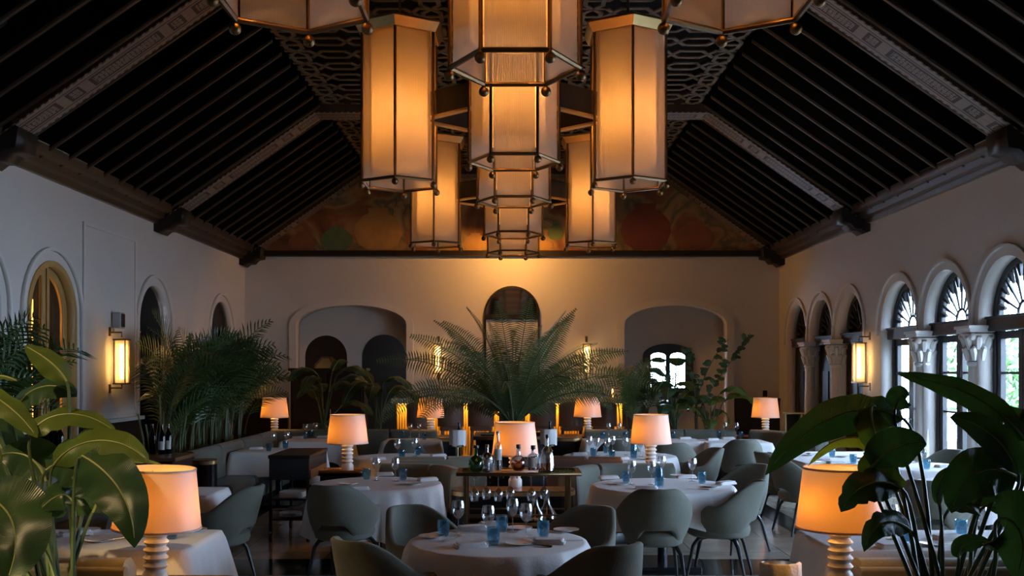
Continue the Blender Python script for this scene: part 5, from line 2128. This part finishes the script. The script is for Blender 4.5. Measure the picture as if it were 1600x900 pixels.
BL, DL = 'banana_leaf', 'dark_leaf'
LEFT = [
    ([(-45, 596, 0.1), (-5, 622, 0.05), (30, 640, 0), (58, 684, -0.05)], 0.15, (0.35, -0.6, 0.75), BL, {}),
    ([(46, 684, 0), (62, 642, 0.05), (130, 630, 0.1), (184, 678, 0.1)], 0.17, (0.1, -0.55, 0.85), BL, {}),
    ([(84, 727, 0), (115, 680, 0), (190, 672, 0), (233, 724, 0)], 0.20, (0.15, -0.72, 0.62), BL, dict(tears=0.25)),
    ([(128, 712, -0.05), (160, 728, -0.1), (212, 770, -0.15), (210, 856, -0.15)], 0.25, (0.35, -0.9, 0.25), DL, dict(wave=0.12)),
    ([(72, 735, 0), (95, 712, 0.02), (140, 725, 0), (158, 778, -0.05)], 0.22, (0.1, -0.8, 0.5), DL, {}),
    ([(-35, 775, -0.1), (20, 780, -0.15), (42, 838, -0.2), (8, 912, -0.2)], 0.34, (0.25, -0.95, 0.2), DL, {}),
    ([(104, 596, 0.1), (92, 572, 0.1), (62, 552, 0.1), (38, 540, 0.1)], 0.13, (0.5, -0.85, 0.3), BL, dict(fold=0.2, bend=(98, 690, 0.05))),
    ([(72, 752, 0.1), (60, 712, 0.1), (30, 700, 0.1), (-5, 712, 0.1)], 0.24, (-0.1, -0.8, 0.5), DL, {}),
    ([(-20, 588, 0.2), (-5, 585, 0.2), (15, 588, 0.2), (28, 596, 0.2)], 0.04, (0, -0.5, 0.9), BL, {}),
    ([(150, 737, 0.35), (175, 712, 0.45), (215, 710, 0.55), (254, 726, 0.6)], 0.09, (0.1, -0.35, 0.95), BL, {}),
    ([(118, 806, 0.05), (120, 778, 0), (100, 752, -0.05), (60, 800, -0.1)], 0.22, (0, -0.8, 0.5), DL, {}),
    ([(145, 800, 0), (160, 775, -0.05), (150, 745, -0.05), (110, 735, 0)], 0.20, (0.3, -0.8, 0.4), DL, dict(bend=(125, 860, 0))),
    ([(60, 850, -0.1), (40, 838, -0.1), (20, 850, -0.15), (5, 890, -0.15)], 0.16, (0, -0.9, 0.4), DL, {}),
    ([(20, 645, 0.3), (40, 600, 0.3), (90, 590, 0.3), (120, 620, 0.3)], 0.2, (0, -0.6, 0.8), DL, {}),
    ([(30, 760, 0.3), (10, 700, 0.3), (-20, 660, 0.3), (-50, 650, 0.3)], 0.25, (0.2, -0.8, 0.5), DL, {}),
]
placed_plant(92, 4.72, 0.41, 'tall banana-leaved plant at front left with yellow green lit leaves', LEFT, None)
RIGHT = [
    ([(1604, 690, 0.0), (1560, 630, 0.0), (1500, 598, 0.05), (1402, 584, 0.1)], 0.136, (-0.3, -0.85, 0.45), DL, dict(bend=(1590, 790, 0))),
    ([(1592, 742, -0.1), (1575, 690, -0.1), (1530, 655, -0.1), (1484, 652, -0.1)], 0.136, (-0.5, -0.8, 0.25), DL, {}),
    ([(1412, 655, 0.1), (1360, 622, 0.1), (1270, 640, 0.1), (1196, 742, 0.1)], 0.196, (-0.15, -0.85, 0.45), DL, dict(bend=(1455, 760, 0.05), tears=0.3)),
    ([(1386, 728, 0.45), (1375, 672, 0.6), (1300, 665, 0.7), (1262, 728, 0.72)], 0.102, (-0.2, -0.35, 0.9), BL, dict(fold=0.3)),
    ([(1362, 636, 0.1), (1358, 660, 0.05), (1372, 690, 0), (1388, 722, 0)], 0.145, (-0.1, -0.95, 0.2), BL, dict(bend=(1420, 720, 0.1))),
    ([(1362, 730, 0), (1385, 700, -0.05), (1420, 688, -0.1), (1448, 694, -0.1)], 0.187, (0.1, -0.95, 0.2), DL, {}),
    ([(1352, 708, 0.05), (1372, 740, 0), (1395, 756, 0), (1415, 752, 0)], 0.170, (0.1, -0.9, 0.3), BL, {}),
    ([(1408, 762, 0), (1375, 742, -0.03), (1335, 755, -0.06), (1314, 800, -0.06)], 0.170, (-0.2, -0.85, 0.45), DL, dict(tears=0.5)),
    ([(1424, 830, 0), (1400, 806, -0.05), (1365, 805, -0.1), (1350, 862, -0.1)], 0.128, (-0.2, -0.85, 0.45), DL, dict(tears=0.3)),
    ([(1590, 746, -0.05), (1550, 718, -0.1), (1500, 735, -0.12), (1487, 802, -0.12)], 0.230, (-0.1, -0.92, 0.35), DL, {}),
    ([(1585, 742, 0.05), (1560, 770, 0), (1530, 775, 0), (1505, 800, 0)], 0.076, (0.1, -0.9, 0.4), DL, {}),
    ([(1560, 812, -0.25), (1580, 800, -0.3), (1620, 840, -0.3), (1585, 905, -0.3)], 0.306, (-0.1, -0.98, 0.1), DL, dict(bend=(1600, 870, -0.2))),
    ([(1482, 797, 0), (1495, 783, -0.03), (1515, 786, -0.05), (1532, 806, -0.05)], 0.072, (0.1, -0.9, 0.4), DL, dict(bend=(1476, 840, 0))),
    ([(1498, 872, 0), (1495, 850, -0.03), (1520, 842, -0.05), (1548, 846, -0.05)], 0.085, (0, -0.92, 0.3), DL, {}),
    ([(1540, 790, 0.1), (1555, 786, 0.1), (1575, 796, 0.1), (1596, 812, 0.1)], 0.068, (0, -0.9, 0.4), DL, {}),
    ([(1398, 640, 0.1), (1405, 620, 0.1), (1412, 612, 0.1), (1420, 618, 0.1)], 0.119, (0, -0.9, 0.3), DL, {}),
    ([(1600, 640, 0.1), (1580, 660, 0.1), (1585, 700, 0.05), (1600, 760, 0.05)], 0.212, (-0.3, -0.9, 0.2), DL, {}),
    ([(1565, 660, -0.05), (1550, 680, -0.08), (1560, 710, -0.08), (1592, 738, -0.08)], 0.102, (-0.6, -0.8, 0.2), DL, {}),
    ([(1468, 790, -0.05), (1462, 760, -0.05), (1470, 740, -0.05), (1490, 730, 0)], 0.060, (0, -0.9, 0.3), DL, {}),
]
placed_plant(1478, 4.42, 0.41, 'tall dark leaved banana plant at front right over the amber lamp', RIGHT, None)


def banana(x, y, zb, label, n, hmin, hmax, seed, lm=DL, wid=0.24, ln=0.55, group=None):
    rnd = random.Random(seed)
    t = thing('banana_plant', (x, y, zb), 0, label, 'plant', group)
    for i in range(n):
        az = 2 * PI * (i / n) + rnd.uniform(-0.4, 0.4)
        h = rnd.uniform(hmin, hmax)
        d = Vector((math.cos(az), math.sin(az), 0))
        r0 = rnd.uniform(0.08, 0.32)
        L_ = ln * rnd.uniform(0.75, 1.2)
        p0 = d * r0 + Vector((0, 0, h))
        k = rnd.uniform(0.1, 0.9)
        mid = [p0, p0 + d * L_ * 0.35 + Vector((0, 0, L_ * (0.55 - 0.2 * k))), p0 + d * L_ * 0.8 + Vector((0, 0, L_ * (0.6 - 0.6 * k))), p0 + d * L_ * 1.05 + Vector((0, 0, L_ * (0.45 - 1.0 * k)))]
        nr = Vector((0, 0, 1)) - d * 0.5 + Vector((0, -0.35, 0))
        add_leaf(t, (rnd.uniform(-0.05, 0.05), rnd.uniform(-0.05, 0.05), 0), mid, wid * rnd.uniform(0.8, 1.15), nr, lm, seed=i, stalk_r=0.012)
    return t


for x, n_, h0, h1, sd, lb in (((505 - 800) * 17.1 / F, 9, 0.4, 1.1, 1, 'dark broad leaved plant at back left, left of the pair in the planter'), ((592 - 800) * 17.1 / F, 8, 0.3, 0.9, 2, 'dark broad leaved plant at back left, right of the pair in the planter')):
    banana(x, 17.1, 0.74, lb, n_, h0, h1, sd, DL, 0.26, 0.6)
banana((1052 - 800) * 17.1 / F, 17.1, 0.74, 'broad leaved plant in front of the bright small window', 13, 0.3, 1.35, 4, DL, 0.30, 0.55)
banana((1108 - 800) * 17.1 / F, 17.1, 0.74, 'broad leaved plant right of the bright window, lit green', 10, 0.15, 0.7, 5, BL, 0.26, 0.5)


# feathery fronds ------------------------------------------------------------
def frond_mesh(curve, pairs, ll, lw, v=0.5, start=0.12, fwd=0.6, tip=0.3, seed=0, twist=0.0):
    """pinnate frond along curve (points); returns leaflet MB and rachis MB"""
    rnd = random.Random(seed)
    n = len(curve) - 1

    def pos(f):
        a = min(n - 1e-6, f * n)
        i = int(a)
        return curve[i].lerp(curve[i + 1], a - i), (curve[i + 1] - curve[i]).normalized()
    mb = MB()
    side_ = Vector((0, 1, 0))
    for k in range(pairs):
        f = start + (1 - start) * (k + 0.5) / pairs
        p, t = pos(f)
        s = t.cross(Vector((0, 0, 1)))
        s = s.normalized() if s.length > 0.05 else side_
        up = s.cross(t).normalized()
        s, up = s * math.cos(twist) + up * math.sin(twist), up * math.cos(twist) - s * math.sin(twist)
        g = (f - start) / (1 - start)
        L_ = ll * (math.sin(PI * (0.12 + 0.80 * g)) ** 0.6) * (1 - (1 - tip) * g ** 3) * rnd.uniform(0.9, 1.08)
        for sg in (-1, 1):
            d = (s * sg + t * fwd + up * v).normalized()
            w = t * lw * 0.5
            a = p
            b = p + d * L_ * 0.5 + up * 0.0
            c = p + d * L_ + Vector((0, 0, -0.22 * L_)) 
            dn = up * (lw * 0.3)
            mb.add([a - w * 0.6, a + w * 0.6, b + w, b - w, c], [(0, 1, 2, 3), (3, 2, 4)], True, [(0.1, 0.1), (0.9, 0.1), (0.9, 0.5), (0.1, 0.5), (0.5, 1)])
    return mb


def arc(L_, elev, droop, n=14, lateral=0.0):
    """frond curve starting at the origin towards +x, elev start angle, droop total bend (radians)"""
    p = Vector((0, 0, 0))
    out = [p.copy()]
    for i in range(n):
        a = elev - droop * (i / n) ** 1.3
        p = p + Vector((math.cos(a), lateral * i / n, math.sin(a))) * (L_ / n)
        out.append(p.copy())
    return out


def frond(t, curve, pairs, ll, lw, lm, rr, az, loc, **kw):
    f = frond_mesh(curve, pairs, ll, lw, **kw).build('frond', lm, t, recalc=False)
    mb = MB()
    mb.tube(curve, [rr * (1 - 0.75 * i / len(curve)) for i in range(len(curve))], 6)
    mb.build('rachis', 'stalk', f)
    f.location = loc
    f.rotation_euler = (0, 0, az)
    return f


# the big cycad in the middle
cy = thing('cycad_palm', (0.02, 14.4, 0.78), 0, 'big spreading cycad palm in the middle of the room', 'palm')
mb = MB()
mb.lathe([(0, 0), (0.17, 0), (0.20, 0.1), (0.17, 0.22), (0.12, 0.30), (0, 0.32)], 18, caps=False)
mb.build('trunk', 'trunk', cy)
rnd = random.Random(3)
CY = []
for k in range(10):
    CY.append((2 * PI * k / 10 + rnd.uniform(-0.15, 0.15), R(rnd.uniform(70, 82)), R(rnd.uniform(26, 48)), rnd.uniform(1.75, 1.95)))
for k in range(13):
    CY.append((2 * PI * (k + 0.5) / 13 + rnd.uniform(-0.12, 0.12), R(rnd.uniform(50, 64)), R(rnd.uniform(42, 70)), rnd.uniform(1.95, 2.25)))
for k in range(11):
    CY.append((2 * PI * k / 11 + rnd.uniform(-0.15, 0.15), R(rnd.uniform(34, 48)), R(rnd.uniform(75, 105)), rnd.uniform(2.0, 2.3)))
for i, (az, el, dr, L_) in enumerate(CY):
    frond(cy, arc(L_, el, dr), 50, 0.30, 0.019, 'cycad_leaf', 0.012, az, (0.07 * math.cos(az), 0.07 * math.sin(az), 0.28), v=0.15, start=0.10, fwd=0.26, seed=i, twist=R(58) * math.cos(az) * (1 if i % 5 else -0.6) + rnd.uniform(-0.15, 0.15))

# areca palms
AV = []


def areca(x, y, zb, label, nf, scale, seed, ymin=-9, xmax=9):
    rnd = random.Random(seed)
    t = thing('areca_palm', (x, y, zb), 0, label, 'palm', 'feathery palms in planters')
    for k in range(9):
        a = rnd.uniform(0, 2 * PI)
        r = rnd.uniform(0.02, 0.24)
        mb = MB()
        h = rnd.uniform(0.5, 1.0) * scale
        mb.tube([(r * math.cos(a), r * math.sin(a), 0), (r * 1.1 * math.cos(a), r * 1.1 * math.sin(a), h * 0.5), (r * 1.35 * math.cos(a), r * 1.35 * math.sin(a), h)], [0.016, 0.013, 0.010], 6)
        mb.build('cane', 'cane', t)
    for k in range(nf):
        vi = rnd.randrange(8)
        while len(AV) <= vi:
            j = len(AV)
            c = arc(1.2 + 0.12 * (j % 4), R(86 - 4 * (j % 5)), R(45 + 20 * (j % 4)))
            f = frond_mesh(c, 18, 0.42, 0.026, v=0.3, start=0.25, fwd=0.85, seed=j, twist=R((-55, 30, 60, -30, 10, 70, -70, 45)[j]))
            mb = MB()
            mb.tube(c, [0.008 * (1 - 0.75 * i / len(c)) for i in range(len(c))], 5)
            AV.append((f, mb, None))
        f, mb, o = AV[vi]
        if o is None:
            o = f.build('frond', 'areca_leaf', t, recalc=False)
            mb.build('rachis', 'stalk', o)
            AV[vi] = (f, mb, o)
        else:
            o = copy_tree(o, t)
        s = scale * rnd.uniform(0.75, 1.12)
        reach = (max(abs(v[0]) for v in f.v) + 0.1) * s
        for _ in range(60):
            a = rnd.uniform(0, 2 * PI)
            r = rnd.uniform(0.0, 0.22)
            b = rnd.gauss(a, 0.7)
            if x > 0 or (x + r * math.cos(a) + reach * math.cos(b) > -5.42 and y + r * math.sin(a) + reach * math.sin(b) > ymin and x + r * math.cos(a) + reach * math.cos(b) < xmax and (y < 11 or (x + r * math.cos(a) + reach * math.cos(b)) / (y + reach * math.sin(b)) > -0.385)):
                break
        else:
            b = 0.0
        o.location = (r * math.cos(a), r * math.sin(a), rnd.uniform(0.02, 0.55) * scale)
        o.rotation_euler = (0, rnd.uniform(-0.12, 0.05), b)
        o.scale = (s, s, s)
    return t


for k, (x, y, n_, s, sd, lb) in enumerate(((-4.35, 12.45, 22, 0.85, 1, 'feathery palm at the near end of the left planter'), (-4.42, 13.05, 26, 1.05, 2, 'feathery palm in the left planter, second from the near end'),
                                           (-4.42, 13.95, 26, 1.12, 3, 'feathery palm in the middle of the left planter'), (-4.42, 14.85, 26, 1.08, 4, 'feathery palm in the left planter, second from the far end'),
                                           (-4.40, 15.55, 28, 0.95, 5, 'feathery palm at the far end of the left planter'), (-4.72, 8.9, 34, 1.12, 6, 'feathery palm at the left edge over the lit wine cupboard'),
                                           (-4.75, 8.1, 30, 1.0, 7, 'feathery palm at the extreme left edge'))):
    areca(x, y, 0.68, lb, n_, s, sd, 12.1 if y > 11 else -9, 9 if y > 11 else -3.9)
areca((990 - 800) * 17.1 / F, 17.1, 0.74, 'small feathery palm between the bar and the bright window', 20, 0.85, 9)

# leaning branch of rounded dark leaves at back right
t = thing('rubber_plant', ((1085 - 800) * 17.2 / F, 17.15, 0.74), 0, 'leaning branch with small dark rounded leaves at back right', 'plant')
o0 = Vector(t.location)
for bi, (pts, nl) in enumerate(((((1085, 665), (1100, 610), (1140, 575), (1172, 520)), 26), (((1085, 665), (1090, 600), (1110, 560), (1138, 530)), 16), (((1090, 665), (1085, 600), (1080, 560), (1062, 545)), 16))):
    cv = bez([at(a, b, 17.15) - o0 for a, b in pts], 16)
    cv[0] = Vector((0.0 + 0.02 * bi, 0, 0))
    mb = MB()
    mb.tube(cv, [0.014 * (1 - 0.7 * i / 17) for i in range(17)], 6)
    br = mb.build('branch', 'trunk', t)
    rn_ = random.Random(bi)
    for k in range(nl):
        f = 5 + 11 * k / nl
        p = cv[int(f)].lerp(cv[min(16, int(f) + 1)], f % 1)
        d = Vector((rn_.uniform(-1, 1), rn_.uniform(-0.7, 0.7), rn_.uniform(-0.2, 0.9))).normalized()
        L_ = rn_.uniform(0.13, 0.2)
        mb, P_ = blade([p, p + d * L_ * 0.4, p + d * L_ * 0.8 + Vector((0, 0, -0.02)), p + d * L_ + Vector((0, 0, -0.05))], 0.09, (0, -0.8, 0.5), n=8, seed=k)
        mb.build('leaf', DL, br, recalc=False, sharp=180)
